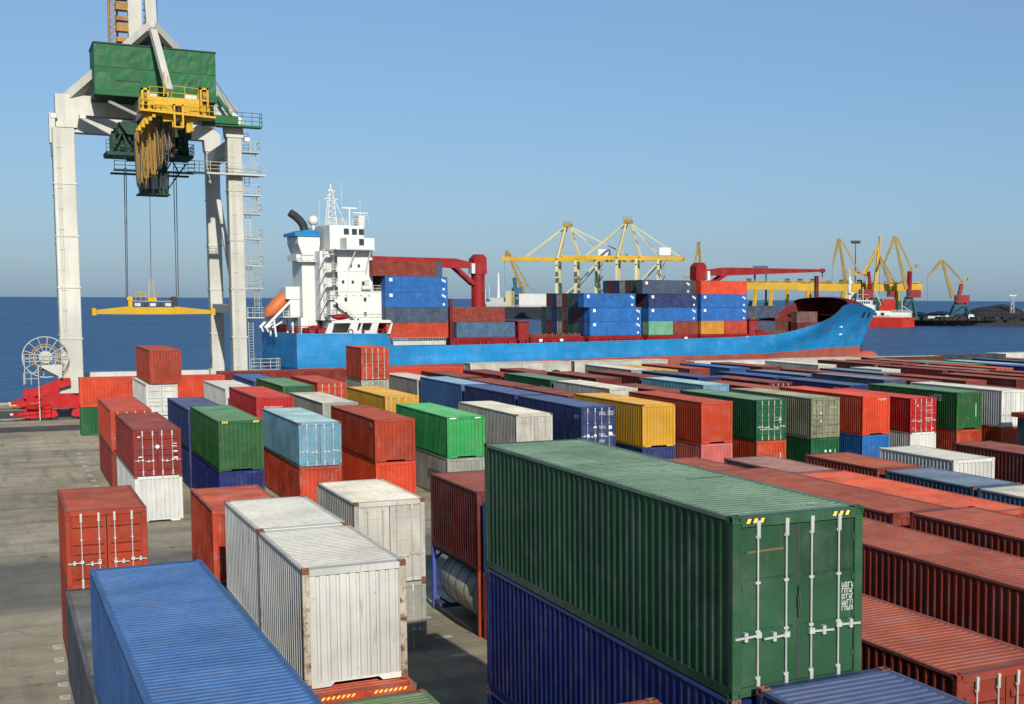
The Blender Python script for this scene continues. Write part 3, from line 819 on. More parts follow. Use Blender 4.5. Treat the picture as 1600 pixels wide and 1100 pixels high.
# the tank container under the dark maroon box
def tank_container(x, y):
    L, H = LEN['20'], HS
    t = tag(empty('tank_container', (x + CW / 2, y + L / 2, 0)), 'pale tank with dark bands in a blue frame under dark maroon container', 'tank')
    fm = paint('tank_frame_blue', rgb(70, 84, 170, .8), .45, .4, .2)
    tm = paint('tank_shell_white', rgb(214, 208, 186, .8), .4, .4, .15)
    hx, hy = CW / 2, L / 2
    for sy in (-1, 1):
        b = MB()
        yy = sy * (hy - .08)
        for sx in (-1, 1): b.box(sx * hx - (.14 if sx > 0 else 0), sx * hx + (0 if sx > 0 else .14), yy - .08, yy + .08, 0, H)
        b.box(-hx + .14, hx - .14, yy - .07, yy + .07, .02, .16); b.box(-hx + .14, hx - .14, yy - .07, yy + .07, H - .15, H - .01)
        for sx in (-1, 1):
            b.bar((sx * (hx - .1), yy, .55), (sx * .5, yy, .1), .09); b.bar((sx * (hx - .1), yy, H - .55), (sx * .5, yy, H - .1), .09)
        b.build('end_frame', fm if sy > 0 else cmat('rust_red')[0], t)
    b = MB()
    for sx in (-1, 1):
        b.bar((sx * (hx - .09), -hy + .16, .1), (sx * (hx - .09), hy - .16, .1), .12, .15)
        b.bar((sx * (hx - .09), -hy + .16, H - .06), (sx * (hx - .09), hy - .16, H - .06), .08, .1)
        b.bar((sx * (hx - .09), -hy + .16, .35), (sx * (hx - .09), -hy + 1.1, .12), .07); b.bar((sx * (hx - .09), hy - .16, .35), (sx * (hx - .09), hy - 1.1, .12), .07)
    b.build('side_frame', M['dark'], t)
    prof = [(-2.78, .02), (-2.76, .45), (-2.66, .82), (-2.48, 1.03), (-2.25, 1.10), (2.25, 1.10), (2.48, 1.03), (2.66, .82), (2.76, .45), (2.78, .02)]
    n = 28; vs = []; fs = []
    for yy, rr in prof:
        for i in range(n):
            a = 2 * math.pi * i / n
            vs.append((rr * math.cos(a), yy, 1.38 + rr * math.sin(a)))
    for j in range(len(prof) - 1):
        for i in range(n): fs.append((j * n + i, (j + 1) * n + i, (j + 1) * n + (i + 1) % n, j * n + (i + 1) % n))
    MB().add(vs, fs).build('tank_shell', tm, t, smooth=True)
    for k, yy in enumerate((-2.0, -.9, .2, 1.2, 1.75, 2.15)):
        vs = []; fs = []
        for d, rr in ((-.018 - .1 * (k == 5), 1.105), (-.018 - .1 * (k == 5), 1.115), (.018 + .04 * (k == 5), 1.115), (.018 + .04 * (k == 5), 1.105)):
            for i in range(n): vs.append((rr * math.cos(2 * math.pi * i / n), yy + d, 1.38 + rr * math.sin(2 * math.pi * i / n)))
        for j in range(3):
            for i in range(n): fs.append((j * n + i, (j + 1) * n + i, (j + 1) * n + (i + 1) % n, j * n + (i + 1) % n))
        MB().add(vs, fs).build('band', fm if k == 5 else M['dark'], t)
    MB().tube((0, 0, 2.4), (0, 0, 2.56), .32, 14).build('manlid', M['galv'], t)
    b = MB()
    for xx in (-.2, .2): b.tube((xx + .5, hy - .18, .2), (xx + .5, hy - .18, H - .15), .02, 6)
    for i in range(7): b.tube((.3, hy - .18, .4 + i * .3), (.7, hy - .18, .4 + i * .3), .016, 6)
    b.build('ladder', M['galv'], t)
tank_container(15.0, 47.1)
# ------------------------------------------------------------------ the yard: blocks beyond the aisle
def RX(k): return 6.4 + 4.42 * (k - 1)
Y1, Y2, Y3, Y4 = 81.3, 95.6, 110.0, 126.6
FL = 'facing the aisle'
def W1(k, what=''): return 'in %s row from left %s' % (ORD[k], FL + what)
T = {}
def front(k, lo, up, **kw):
    T[k] = stack(RX(k) + kw.pop('dx', 0) + random.uniform(-.06, .06), Y1 + random.uniform(-.15, .2), '40', [lo, up], W1(k), kw.pop('lod', 0), **kw)
front(1, ('white', 'white', HS, 'wall', 'rib', rst), ('dark red barred-door', 'dark_red', HS, 'door', 'rib'))
front(2, ('deep blue', 'deep_blue', HS, 'wall', 'rib'), ('green yellow-cornered', 'mid_green', HH, 'wall', 'rib', dict(roofcol='mid_green')))
front(3, ('rust-stained orange', 'rusty_orange', HS, 'wall', 'rib', rst), ('light blue', 'light_blue', HS, 'door', 'flat', rst))
front(4, ('orange-red', 'scarlet', HS, 'wall', 'rib'), ('brick-red', 'rust_red', HS, 'wall', 'rib'))
front(5, ('grey dark-lettered', 'grey', HS, 'wall', 'rib', dict(roofcol='white')), ('bright green', 'bright_green', HS, 'wall', 'rib'))
front(6, ('white', 'white', HS, 'wall', 'rib'), ('grey plain-doored', 'cream', HS, 'door', 'flat', dict(rods=cmat('cream')[0], cast=M['rusty'])))
front(7, ('navy', 'navy', HS, 'wall', 'rib'), ('navy white-barred', 'navy', HH, 'door', 'panel'))
front(8, ('navy', 'navy', HS, 'wall', 'rib'), ('mustard yellow', 'yellow', HH, 'wall', 'rib', rst))
front(9, ('pink', 'pink', HS, 'wall', 'rib'), ('coral red', 'coral', HH, 'wall', 'rib'))
front(10, ('orange', 'orange', HS, 'wall', 'rib'), ('dark green white-barred', 'dark_green', HH, 'door', 'rib'))
front(11, ('green two-square', 'dark_green', HS, 'wall', 'rib'), ('weathered olive-cream', 'olive_cream', HH, 'door', 'rib', dict(rods=cmat('olive_cream')[0], roofcol='olive_cream')))
front(12, ('royal blue', 'royal_blue', HS, 'wall', 'rib'), ('orange-red', 'scarlet', HH, 'wall', 'rib'))
front(13, ('white half-shaded', 'white', HS, 'wall', 'rib', rst), ('bright red lettered-door', 'bright_red', HS, 'door', 'rib'))
front(14, ('orange stained', 'rusty_orange', HS, 'wall', 'rib'), ('green', 'mid_green', HH, 'wall', 'rib', dict(roofcol='mid_green')))
front(15, ('orange', 'orange', HS, 'wall', 'rib'), ('white', 'white', HH, 'door', 'flat', dict(rods=cmat('white')[0])))
front(16, ('red', 'dark_red', HS, 'wall', 'rib'), ('maroon', 'maroon', HS, 'wall', 'rib'), lod=1)
# marks on them
def sq(w_, h_): return MB().add([(0, 0, 0), (w_, 0, 0), (w_, 0, h_), (0, 0, h_)], [(0, 1, 2, 3)]).mesh('label_plate')
def plate(t, x, z, w_, h_, m='whitemark', dy=.012): return on_front(t, sq(w_ * .75, h_ * .7), M[m], x, z, '40', dy, 'label_plate')
for x, z, a_, h_ in ((-1.0, 2.1, .18, .18), (-.98, 1.05, .3, .08), (.8, 1.75, .26, .05), (.8, 1.6, .26, .05), (.8, 1.3, .3, .09), (.8, .95, .3, .09)): plate(T[1][1], x, z, a_, h_)
b = MB().add([(-.13, 0, 0), (0, 0, -.13), (.13, 0, 0), (0, 0, .13)], [(0, 1, 2, 3)])
on_front(T[1][1], b.mesh('hazard_label'), M['whitemark'], .0, 1.62, '40', .0, 'hazard_label')
for k in (2,):
    for x0 in (-1.0, .68): stripes(T[k][1], '40', HH, x0, 3, .11, .03, M['yellowmark'])
for x0, w_ in ((-1.05, .55), (.55, .5)): plate(T[5][1], x0, HS - .13, w_, .1, dy=-.006)
for z, k in ((2.45, 3), (1.55, 4), (1.05, 4), (.62, 5)): on_front(T[7][1], marks_mesh(2, .5, .085, .3, k), M['whitemark'], .05, z, '40', .005)
for z, k in ((2.48, 5), (2.3, 6)): on_front(T[7][1], marks_mesh(1, .5, .12, .3, k), M['whitemark'], .68, z, '40', .005)
for x, z, w_, h_ in ((-.82, .9, .24, .26), (-.3, .9, .2, .26), (-.34, 1.5, .28, .14), (.72, 1.4, .3, .3), (.72, 1.0, .34, .28)): plate(T[7][1], x, z, w_, h_, dy=.004)
for z, x, w_, k in ((2.3, .35, .7, 3), (1.6, .2, .8, 4), (1.35, .2, .8, 5), (.75, -.9, 1.6, 6)): on_front(T[10][1], marks_mesh(1, w_, .1, .3, k), M['whitemark'], x, z, '40', .005)
plate(T[10][1], .66, 1.25, .2, .42, dy=.004); plate(T[10][1], -1.0, 1.72, .7, .05, dy=.004)
plate(T[11][0], -.05, 1.55, .2, .24, dy=-.004); plate(T[11][0], .35, 1.55, .2, .24, dy=-.004); plate(T[11][0], .82, 1.4, .05, .5, dy=-.004)
plate(T[10][0], .72, .8, .05, 1.3, dy=-.004)
on_front(T[11][1], marks_mesh(1, .8, .12, seed=4), M['whitemark'], -1.0, 2.3, '40', .005); on_front(T[11][1], marks_mesh(2, .7, .1, seed=5), M['whitemark'], .35, 2.3, '40', .005)
plate(T[11][1], -.45, 1.75, .16, .16, dy=.004); plate(T[11][1], -.45, 1.15, .16, .16, dy=.004)
on_front(T[12][1], marks_mesh(1, .85, .14, seed=9), M['whitemark'], .15, 2.55, '40', -.004)
for z, k in ((2.1, 3), (1.55, 4), (1.0, 5)): on_front(T[13][1], marks_mesh(2, .8, .11, .3, k), M['whitemark'], .2, z, '40', .004)
plate(T[13][1], -.6, 1.98, .15, .24, dy=.004); plate(T[13][1], .75, .22, .24, .1, dy=.004); plate(T[13][1], -1.0, .3, .14, .18, dy=.004)
plate(T[14][1], .62, .95, .06, 1.5, dy=-.004)
on_left(T[5][0], marks_mesh(1, 3.6, .62, seed=11), M['blackmark'], -1.8, 1.0)
for k in (7, 4): on_left(T[k][1], marks_mesh(1, .8, .22, seed=k), M['whitemark'], -4.9, 2.1)

GB = 'containers in the yard behind the first line'
def W2(k, line): return 'in %s row from left, %s line behind the aisle' % (ORD[k], line)
def back(k, y, line, up, lo=('maroon', 'maroon', HS, 'wall', 'rib'), size='40', dx=0):
    r_ = stack(RX(k) + dx + random.uniform(-.06, .06), y, size, [lo, up], W2(k, line), 1, GB)
    T[(k, line)] = r_
    return r_
def c_(words, col, H=HS, end='wall', style='rib', **kw): return (words, col, H, end, style, kw)
# second line
back(1, 96.0, 'second', c_('red', 'coral', end='door'), c_('red', 'dark_red'))
back(2, 94.2, 'second', c_('navy', 'navy'), c_('navy', 'navy'))
back(3, 95.4, 'second', c_('bright red lettered', 'bright_red', HH), c_('red', 'coral', HH))
back(4, 96.2, 'second', c_('grey white-ended', 'grey'), c_('grey', 'grey'))
back(5, 96.6, 'second', c_('mustard yellow', 'yellow', HH, 'door', 'flat'), c_('maroon', 'maroon'))
back(7, 94.1, 'second', c_('navy', 'navy', HH), c_('navy', 'navy'))
back(8, 94.9, 'second', c_('maroon', 'maroon'), c_('maroon', 'maroon'))
back(9, 97.2, 'second', c_('white rusty-ended', 'cream', HH), c_('maroon', 'maroon'))
back(10, 95.0, 'second', c_('maroon', 'maroon'), c_('navy', 'navy'))
back(11, 98.2, 'second', c_('pale blue', 'light_blue', HH), c_('maroon', 'maroon'))
back(12, 95.2, 'second', c_('brick-red', 'brick'), c_('maroon', 'maroon'))
back(13, 102.6, 'second', c_('maroon red-doored', 'maroon', HS, 'door'), c_('maroon', 'maroon'))
back(14, 96.4, 'second', c_('dark blue', 'navy'), c_('navy', 'navy'))
back(15, 97.5, 'second', c_('slate blue lettered', 'slate', HH), c_('maroon', 'maroon'))
back(16, 98.0, 'second', c_('maroon', 'maroon'), c_('maroon', 'maroon'))
back(17, 97.0, 'second', c_('pinkish brick-red', 'brick'), c_('maroon', 'maroon'))
back(18, 96.6, 'second', c_('dark maroon', 'maroon'), c_('maroon', 'maroon'), dx=1.2)
back(19, 100.4, 'second', c_('red-brown', 'brown'), c_('maroon', 'maroon'), dx=1.0)
back(20, 98.6, 'second', c_('maroon', 'maroon'), c_('maroon', 'maroon'), dx=.8)
# third line
back(3, 109.6, 'third', c_('cream white', 'white', HH), c_('white', 'white'))
back(4, 111.4, 'third', c_('green yellow-cornered', 'mid_green', HH), c_('maroon', 'maroon'))
back(7, 107.4, 'third', c_('pale-roofed blue', 'sky_roof', HH), c_('blue', 'blue'))
back(8, 108.2, 'third', c_('maroon', 'maroon'), c_('maroon', 'maroon'))
back(9, 110.1, 'third', c_('green white-lettered', 'dark_green', HH), c_('maroon', 'maroon'))
back(10, 110.6, 'third', c_('maroon', 'maroon', HH), c_('maroon', 'maroon'))
back(11, 111.0, 'third', c_('maroon', 'maroon', HH), c_('maroon', 'maroon'))
back(12, 108.0, 'third', c_('navy', 'navy', HH), c_('maroon', 'maroon'))
back(14, 109.2, 'third', c_('blue', 'deep_blue'), c_('navy', 'navy'))
back(15, 110.6, 'third', c_('slate grey', 'slate', HS), c_('maroon', 'maroon'))
back(16, 111.0, 'third', c_('maroon', 'dark_red'), c_('maroon', 'maroon'))
back(17, 110.2, 'third', c_('slate', 'slate'), c_('maroon', 'maroon'))
back(18, 116.8, 'third', c_('short white-roofed', 'white'), c_('maroon', 'maroon'), size='20')
back(19, 113.0, 'third', c_('red', 'dark_red', end='door'), c_('maroon', 'maroon'), dx=.8)
back(20, 112.0, 'third', c_('beige-roofed brown', 'dusty'), c_('maroon', 'maroon'))
back(21, 114.0, 'third', c_('maroon orange-doored', 'orange', end='door'), c_('maroon', 'maroon'))
back(22, 113.0, 'third', c_('dark blue', 'deep_blue'), c_('maroon', 'maroon'), dx=.6)
# fourth line
back(2, 122.6, 'fourth', c_('white barred-door', 'white', HS, 'door'), c_('white', 'white'))
T2 = container(RX(2) + .35, 122.6, 2 * HS + .06, '40', HH, 'rust_red', 'wall', 'rib', 1, 0, 'rust-red container on top of the white pair, third tier, near left crane leg', GB)
back(4, 124.2, 'fourth', c_('blue', 'blue'), c_('maroon', 'maroon'))
back(5, 119.6, 'fourth', c_('red white-barred', 'coral', HS, 'door'), c_('maroon', 'maroon'))
back(6, 121.4, 'fourth', c_('short grey', 'grey', HS, 'door', 'flat'), c_('grey', 'grey'), size='20', dx=-.3)
container(RX(6) - .25, 121.4, 2 * HS + .06, '20', HH, 'orange', 'door', 'rib', 1, 0, 'rusty orange short container on the grey pair, third tier, before the blue hull', GB)
back(7, 120.4, 'fourth', c_('white-roofed grey', 'grey', roofcol='white'), c_('grey', 'grey'))
back(8, 123.0, 'fourth', c_('maroon', 'maroon'), c_('maroon', 'maroon'))
back(9, 123.2, 'fourth', c_('dark red', 'dark_red'), c_('maroon', 'maroon'))
back(10, 124.4, 'fourth', c_('dark red', 'dark_red'), c_('maroon', 'maroon'))
back(12, 122.4, 'fourth', c_('grey white-roofed', 'grey', HH, roofcol='white'), c_('maroon', 'maroon'))
back(13, 126.0, 'fourth', c_('yellow', 'yellow'), c_('maroon', 'maroon'))
back(14, 127.2, 'fourth', c_('brick-red', 'brick'), c_('maroon', 'maroon'))
back(15, 126.4, 'fourth', c_('blue', 'blue'), c_('maroon', 'maroon'))
back(16, 127.0, 'fourth', c_('maroon', 'maroon'), c_('maroon', 'maroon'))
back(18, 128.3, 'fourth', c_('pale ribbed grey', 'cream', roofcol='white'), c_('grey', 'grey'), dx=-.8)
back(19, 127.5, 'fourth', c_('dark maroon', 'maroon', end='door'), c_('maroon', 'maroon'), dx=1.8)
back(20, 126.4, 'fourth', c_('red', 'dark_red'), c_('maroon', 'maroon'), dx=.8)
back(21, 127.4, 'fourth', c_('beige-roofed brown', 'dusty'), c_('maroon', 'maroon'), dx=.4)
back(22, 122.0, 'fourth', c_('dark green', 'dark_green'), c_('maroon', 'maroon'), dx=-1.6)
back(23, 120.6, 'fourth', c_('pale blue-roofed', 'light_blue'), c_('maroon', 'maroon'), dx=-1.6)
back(24, 122.6, 'fourth', c_('navy', 'navy'), c_('maroon', 'maroon'))
back(25, 123.0, 'fourth', c_('brown', 'brown'), c_('maroon', 'maroon'), dx=-.6)
for k, w_ in (((9, 'third'), 1.4), ((15, 'second'), 1.8), ((14, 'second'), .9), ((17, 'second'), .9)):
    on_left(T[k][1], marks_mesh(1, w_, .4, seed=len(k[1])), M['whitemark'], -3.6, 1.9)
on_front(T[(3, 'second')][1], marks_mesh(1, 1.5, .16, seed=21), M['whitemark'], -.7, 2.1, '40', -.002)
on_left(T[14][1], marks_mesh(1, 1.6, .5, seed=17), M['whitemark'], -2.6, 2.1)
# boxes lying across, along the quay end of the yard
def across(x, y, tiers, where):
    return stack(x, y, '40', tiers, where, 1, 'containers lying across the end of the yard', along='x')
across(6.55, 135.2, [c_('green', 'dark_green'), c_('orange-red', 'scarlet')], 'lying across behind the crane foot')
across(19.1, 141.0, [c_('maroon', 'maroon'), c_('dark red', 'dark_red')], 'lying across between the crane legs and ship stern')
across(31.2, 140.6, [c_('red', 'coral'), c_('bright orange-red', 'scarlet')], 'lying across below the blue hull')
wl = across(46.6, 148.2, [c_('grey', 'grey'), c_('cream dark-lettered', 'cream')], 'lying across with big letters')
across(59.2, 148.2, [c_('cream', 'cream'), c_('cream', 'cream')], 'lying across right of the lettered one')
across(71.8, 141.6, [c_('white', 'white'), c_('white', 'white')], 'lying across behind the yellow roof')
across(84.4, 143.2, [c_('brick-red', 'brick'), c_('rusty cream', 'cream')], 'lying across below the ship bow')
across(97.2, 142.4, [c_('maroon', 'maroon'), c_('cream-roofed brown', 'brown', roofcol='cream')], 'lying across right of the ship bow')
across(122.0, 146.6, [c_('grey', 'grey'), c_('pale grey', 'white')], 'lying across at far right end')
across(109.6, 144.4, [c_('slate', 'slate_dark'), c_('dark slate', 'slate_dark')], 'lying across near far right end')
tc_ = bpy.data.curves.new('lettering', 'FONT'); tc_.body = 'ALTERDO'; tc_.size = 2.0; tc_.offset = .03; tc_.extrude = .004
to_ = bpy.data.objects.new('lettering', tc_)
tm_ = bpy.data.meshes.new_from_object(to_); bpy.data.objects.remove(to_)
tm_.materials.clear(); tm_.materials.append(None)
# letters stand on the side that faces the camera (the local -x side turned by -90 degrees)
mobj('lettering', tm_, M['blackmark'], wl[1], (CW / 2 + .006, -3.9, .25), (math.pi / 2, 0, math.pi / 2))
# ------------------------------------------------------------------ places measured in the photograph, set at their real distance
def ray(px, py): return _fw + CR * ((px - CXP) / F_PX) - CU * ((py - CYP) / F_PX)
def pt(px, py, Y):
    d = ray(px, py); d = d * (Y / d.y)
    return Vector((d.x, d.y, d.z + CAM_H))
def at(px, py, D):
    d = ray(px, py) * D
    return Vector((d.x, d.y, d.z + CAM_H))

# ------------------------------------------------------------------ the quay crane on the left
M['crane_white'] = paint('crane_white', rgb(236, 235, 222, .5), .5, .45, .12, .35)
M['crane_green'] = paint('crane_green', rgb(28, 118, 66, .47), .5, .5, .06, .5, bump=.5)
M['machine_green'] = paint('machine_green', rgb(28, 78, 56, .47), .5, .5, .1, 1)
M['crane_yellow'] = paint('crane_yellow', rgb(246, 196, 24, .47), .45, .35, .12, .8)
M['crane_red'] = paint('crane_red', rgb(226, 22, 30, .47), .4, .35, .08, .8)
M['cable'] = plain('festoon_cable', rgb(186, 146, 62, .5), .7)
M['rope'] = plain('steel_rope', (0.03, 0.035, 0.045, 1), .6)
M['rustyellow'] = paint('rusty_yellow', rgb(214, 160, 80, .47), .6, .8, .8, 1)
M['glass'] = plain('dark_glass', (0.02, 0.03, 0.035, 1), .12, 0, .6)

crane = tag(empty('gantry_crane', (15, 163, 0)), 'tall white container gantry crane with green machine house, on the left quay', 'crane')
def CP(name, b, m, **kw): return b.build(name, m, crane, (-15, -163, 0), **kw)
YN, YF = 155.0, 171.3
LX0, LX1, RX0, RX1 = 5.85, 7.85, 22.3, 23.75
for y in (YN, YF):
    for x0, x1 in ((LX0 + (.55 if y == YF else 0), LX1), (RX0, RX1)):
        leg = CP('leg', MB().bbox(x0, x1, y - .9, y + .9, 4.0, 29.6, .06), M['crane_white'])
        for z in (8.2, 13.4, 18.6, 23.9):
            MB().box(x0 - .07, x1 + .07, y - .97, y + .97, z, z + .16).build('flange', M['crane_white'], leg)
        # sill box and hinge under each leg
        CP('leg_foot', MB().bbox(x0 - .25, x1 + .25, y - 1.1, y + 1.1, 2.7, 4.1, .08), M['crane_white'])
    CP('sill_beam', MB().bbox(LX1 + .3, RX0 - .3, y - .7, y + .7, 2.75, 3.95, .06), M['crane_white'])
    b = MB()
    b.prism([(6.2, 29.6), (8.1, 29.6), (8.3, 30.9), (22.1, 30.9), (22.2, 29.6), (23.9, 29.6), (23.9, 31.6), (22.4, 32.7), (6.2, 32.9)], y - 1.0, y + 1.0)
    CP('portal_beam', b, M['crane_white'], fix=True)
for x in (6.85, 23.0):
    CP('cross_beam', MB().bbox(x - .6, x + .6, YN + .95, YF - .95, 28.0, 29.4, .05), M['crane_white'])
    CP('cross_beam', MB().bbox(x - .5, x + .5, YN + .95, YF - .95, 10.8, 11.8, .05), M['crane_white'])
    CP('diagonal', MB().bar((x, YN + .9, 12.0), (x, YF - .9, 27.6), .5, .5), M['crane_white'])
for x0 in (LX0, RX0):
    b = MB()
    for k in range(3): b.tube((x0 + .35 + .14 * k, YN - .98, 4.2), (x0 + .35 + .14 * k, YN - .98, 29.4), .03, 5)
    for k in range(12): b.box(x0 + .28, x0 + .74, YN - 1.0, YN - .9, 5 + k * 2.05, 5.06 + k * 2.05)
    CP('cable_run', b, M['crane_white'])
for x, z in ((6.0, 30.4), (24.2, 29.2), (8.6, 30.5), (21.5, 30.5)):
    CP('floodlight', MB().bbox(x - .3, x + .3, YN - 1.6, YN - 1.15, z, z + .45, .04).bar((x, YN - 1.2, z + .2), (x, YN - .95, z + .5), .08), M['galv'])
# braces rising from the leg tops to the masthead
apex = pt(237, 40, 146.8)
for y in (YN, YF):
    for x in (7.2, 23.0):
        CP('pylon_leg', MB().bar((x, y, 32.4), apex + Vector((0, (y - 163) * .06, 0)), .9, .9, w2=.7, h2=.7), M['crane_white'])
CP('mast', MB().bar(apex - Vector((0, 0, .6)), apex + Vector((-.35, 0, 8.5)), .95, .95), M['crane_white'])
CP('mast', MB().bar(pt(232, 75, 156), pt(230, 30, 150), .6, .7), M['crane_white'])
CP('back_stay', MB().bar(apex, pt(264, 142, 142.0), .6, .6), M['crane_white'])
for x0, y in ((9.6, YN), (9.9, YF)): CP('pylon_strut', MB().bar((x0, y, 32.5), (x0 + 5.6, y - (5 if y == YN else 20), 39.5), .6, .6), M['crane_white'])
# raised boom seen behind the house
b0, b1 = pt(212, 80, 181), pt(208, -60, 187)
CP('boom', MB().bar(b0, b1, 1.6, 1.2), M['crane_white'])
b = MB()
for dx in (-2.9, -2.0):
    b.bar(b0 + Vector((dx, -.6, 0)), b1 + Vector((dx, -.6, 0)), .22)
for i in range(14):
    t0, t1 = i / 14, (i + 1) / 14
    p, q_ = b0.lerp(b1, t0), b0.lerp(b1, t1)
    b.bar(p + Vector((-2.9, -.6, 0)), q_ + Vector((-2.0, -.6, 0)), .12); b.bar(p + Vector((-2.0, -.6, 0)), p + Vector((-2.9, -.6, 0)), .12)
CP('boom_ladder', b, M['rustyellow'])
b = MB()
for i in range(8):
    z = b0.z + .8 + i * 1.25
    b.box(b0.x - 2.1, b0.x - .8, 179.8, 181.2, z, z + .5 + .4 * (i % 2))
CP('boom_machinery', b, M['rustyellow'])
b = MB()
for i in range(6):
    z = b0.z + i * 1.6
    b.bar((b0.x + 1.0, 180.5, z), (b0.x + 1.9, 180, z + 1.0), .25); b.bar((b0.x + 1.0, 180.5, z + .9), (b0.x + 2.0, 180.2, z - .3), .22)
CP('boom_hinge', b, M['dark'])
b = MB()
for px in (167, 170, 240, 244): b.tube(pt(px, -40, 168), pt(px + 3, 92, 163), .03, 5)
CP('boom_rope', b, M['rope'])
# machine house, panel by panel
HX0, HX1, HY0, HY1, HZ0, HZ1 = 9.45, 20.5, 148.0, 154.0, 32.75, 37.3
house = CP('machine_house', MB().prism([(HX0, HZ0), (HX1, HZ0), (HX1, HZ1 - .05), (HX0, HZ1 - .05)], HY0 + .08, HY1), M['crane_green'], fix=True)
cols = [0, .135, .385, .52, .62, .76, .88, 1.0]
rnd = random.Random(4)
for i in range(7):
    for j, (za, zb) in enumerate(((0, .5), (.5, 1))):
        x0, x1 = HX0 + (HX1 - HX0) * cols[i], HX0 + (HX1 - HX0) * cols[i + 1]
        z0, z1 = HZ0 + (HZ1 - HZ0) * za, HZ0 + (HZ1 - HZ0) * zb
        b = MB(); n = 4; g_ = .018
        vs = [(x0 + g_ + (x1 - x0 - 2 * g_) * u / n, HY0 + (rnd.uniform(-.035, .03) if 0 < u < n and 0 < v < n else 0), z0 + g_ + (z1 - z0 - 2 * g_) * v / n) for v in range(n + 1) for u in range(n + 1)]
        b.add(vs, [(v * 5 + u, v * 5 + u + 1, v * 5 + u + 6, v * 5 + u + 5) for v in range(n) for u in range(n)])
        e = MB()
        b.add([(x0 + g_, HY0, z0 + g_), (x1 - g_, HY0, z0 + g_), (x1 - g_, HY0, z1 - g_), (x0 + g_, HY0, z1 - g_), (x0 + g_, HY0 + .09, z0 + g_), (x1 - g_, HY0 + .09, z0 + g_), (x1 - g_, HY0 + .09, z1 - g_), (x0 + g_, HY0 + .09, z1 - g_)], [(0, 4, 5, 1), (1, 5, 6, 2), (2, 6, 7, 3), (3, 7, 4, 0)])
        b.build('wall_panel', M['crane_green'], house, smooth=False)
b = MB().prism([(HX0 - .07, HZ1 - .045), (HX1 + .07, HZ1 - .045), (HX1 + .07, HZ1 + .08), (HX0 - .07, HZ1 + .08)], HY0 - .1, HY1 + .1)
b.build('house_roof', M['machine_green'], house, fix=True)
MB().box(HX0 - .05, HX1 + .05, HY0 - .12, HY1, HZ0 - .42, HZ0 - .02).build('base_skirt', M['crane_green'], house)
MB().box(HX0 + 1.9, HX0 + 4.1, HY0 - .06, HY0 + .05, HZ0 + 1.02, HZ0 + 1.1).build('louvre_slot', M['dark'], house)
for x in (13.3, 16.9):
    CP('main_girder', MB().bbox(x, x + 1.2, 143.2, 179, 30.3, 32.25, .05), M['crane_white'])
CP('house_deck', MB().box(9.6, 20.4, 147.8, 156, 32.28, 32.32), M['machine_green'])
CP('deck_strut', MB().bar(pt(170, 158, 149), pt(212, 178, 145), .22), M['crane_white'])
# yellow tail platform with rails and end pods
Yt = 142.2
P = lambda px, py: pt(px, py, Yt)
yel = CP('tail_platform', MB().bar(P(219, 156), P(325, 163), .5, .75).bar(P(216, 173), P(334, 186), 2.6, .2), M['crane_yellow'])
def YP(name, b, m='crane_yellow'): return b.build(name, M[m], yel)
for px, m_ in ((234, .22), (247, .3), (268, .3), (285, .25), (300, .22), (318, .3)):
    YP('stanchion', MB().bar(P(px, 158), P(px, 181), m_))
YP('back_beam', MB().bar(P(222, 152) + Vector((0, 1.4, 0)), P(322, 158) + Vector((0, 1.4, 0)), .4, .6))
YP('winch_drum', MB().tube(P(240, 168) + Vector((0, .4, 0)), P(262, 170) + Vector((0, .4, 0)), .45, 12), 'rustyellow')
YP('gear_case', MB().bbox(P(290, 180).x, P(306, 180).x, Yt + .1, Yt + 1.1, P(290, 178).z, P(290, 166).z, .05), 'machine_green')
for a_, c_2 in ((219, 232), (310, 324)):
    p0, p1 = P(a_, 139), P(c_2, 160)
    b = MB()
    for x in (p0.x, p1.x - .18): b.box(x, x + .18, Yt - 1.0, Yt + .9, P(a_, 176).z, p0.z)
    b.box(p0.x, p1.x, Yt - 1.0, Yt + .9, p0.z - .18, p0.z); b.box(p0.x, p1.x, Yt - 1.02, Yt - .9, P(a_, 160).z, P(a_, 157).z)
    YP('end_pod', b)
    YP('pod_sheave', MB().tube((p0.x + .25, Yt - .7, p0.z - .75), (p1.x - .2, Yt - .7, p0.z - .75), .42, 12), 'rustyellow')
b = MB()
b.rail([P(216, 173) + Vector((0, -1.3, 0)), P(260, 178) + Vector((0, -1.3, 0))], 1.05, .035, 1.0)
b.rail([P(294, 182) + Vector((0, -1.3, 0)), P(334, 186) + Vector((0, -1.3, 0))], 1.05, .035, 1.0)
b.rail([P(234, 153), P(262, 155)], 1.1, .035, .9); b.rail([P(268, 155), P(310, 160)], 1.3, .035, .8)
b.tube(P(256, 150), P(256, 112), .06); b.tube(P(263, 150), P(262, 118), .05)
YP('guard_rail', b)
p0, p1 = P(268, 165), P(285, 200)
b = MB()
for x in (p0.x, p1.x - .16):
    for y in (Yt - 1.4, Yt - .1): b.box(x, x + .16, y, y + .16, p1.z, p0.z)
b.box(p0.x, p1.x, Yt - 1.4, Yt + .06, p1.z - .14, p1.z); b.box(p0.x, p1.x, Yt - 1.4, Yt + .06, p0.z - .14, p0.z)
YP('service_cage', b)
b = MB()
b.bar(P(258, 165), P(262, 190), .5, .8); b.bar(P(290, 178), P(303, 192), .5, .6); b.bar(P(300, 205), P(292, 185), .25, .4); b.box(P(289, 180).x, P(295, 180).x, Yt - .8, Yt, P(289, 208).z, P(289, 196).z)
b.bar(P(240, 172), P(216, 206), .45, .6); b.bar(P(285, 168), P(327, 176), .4, .9)
YP('bracket', b)
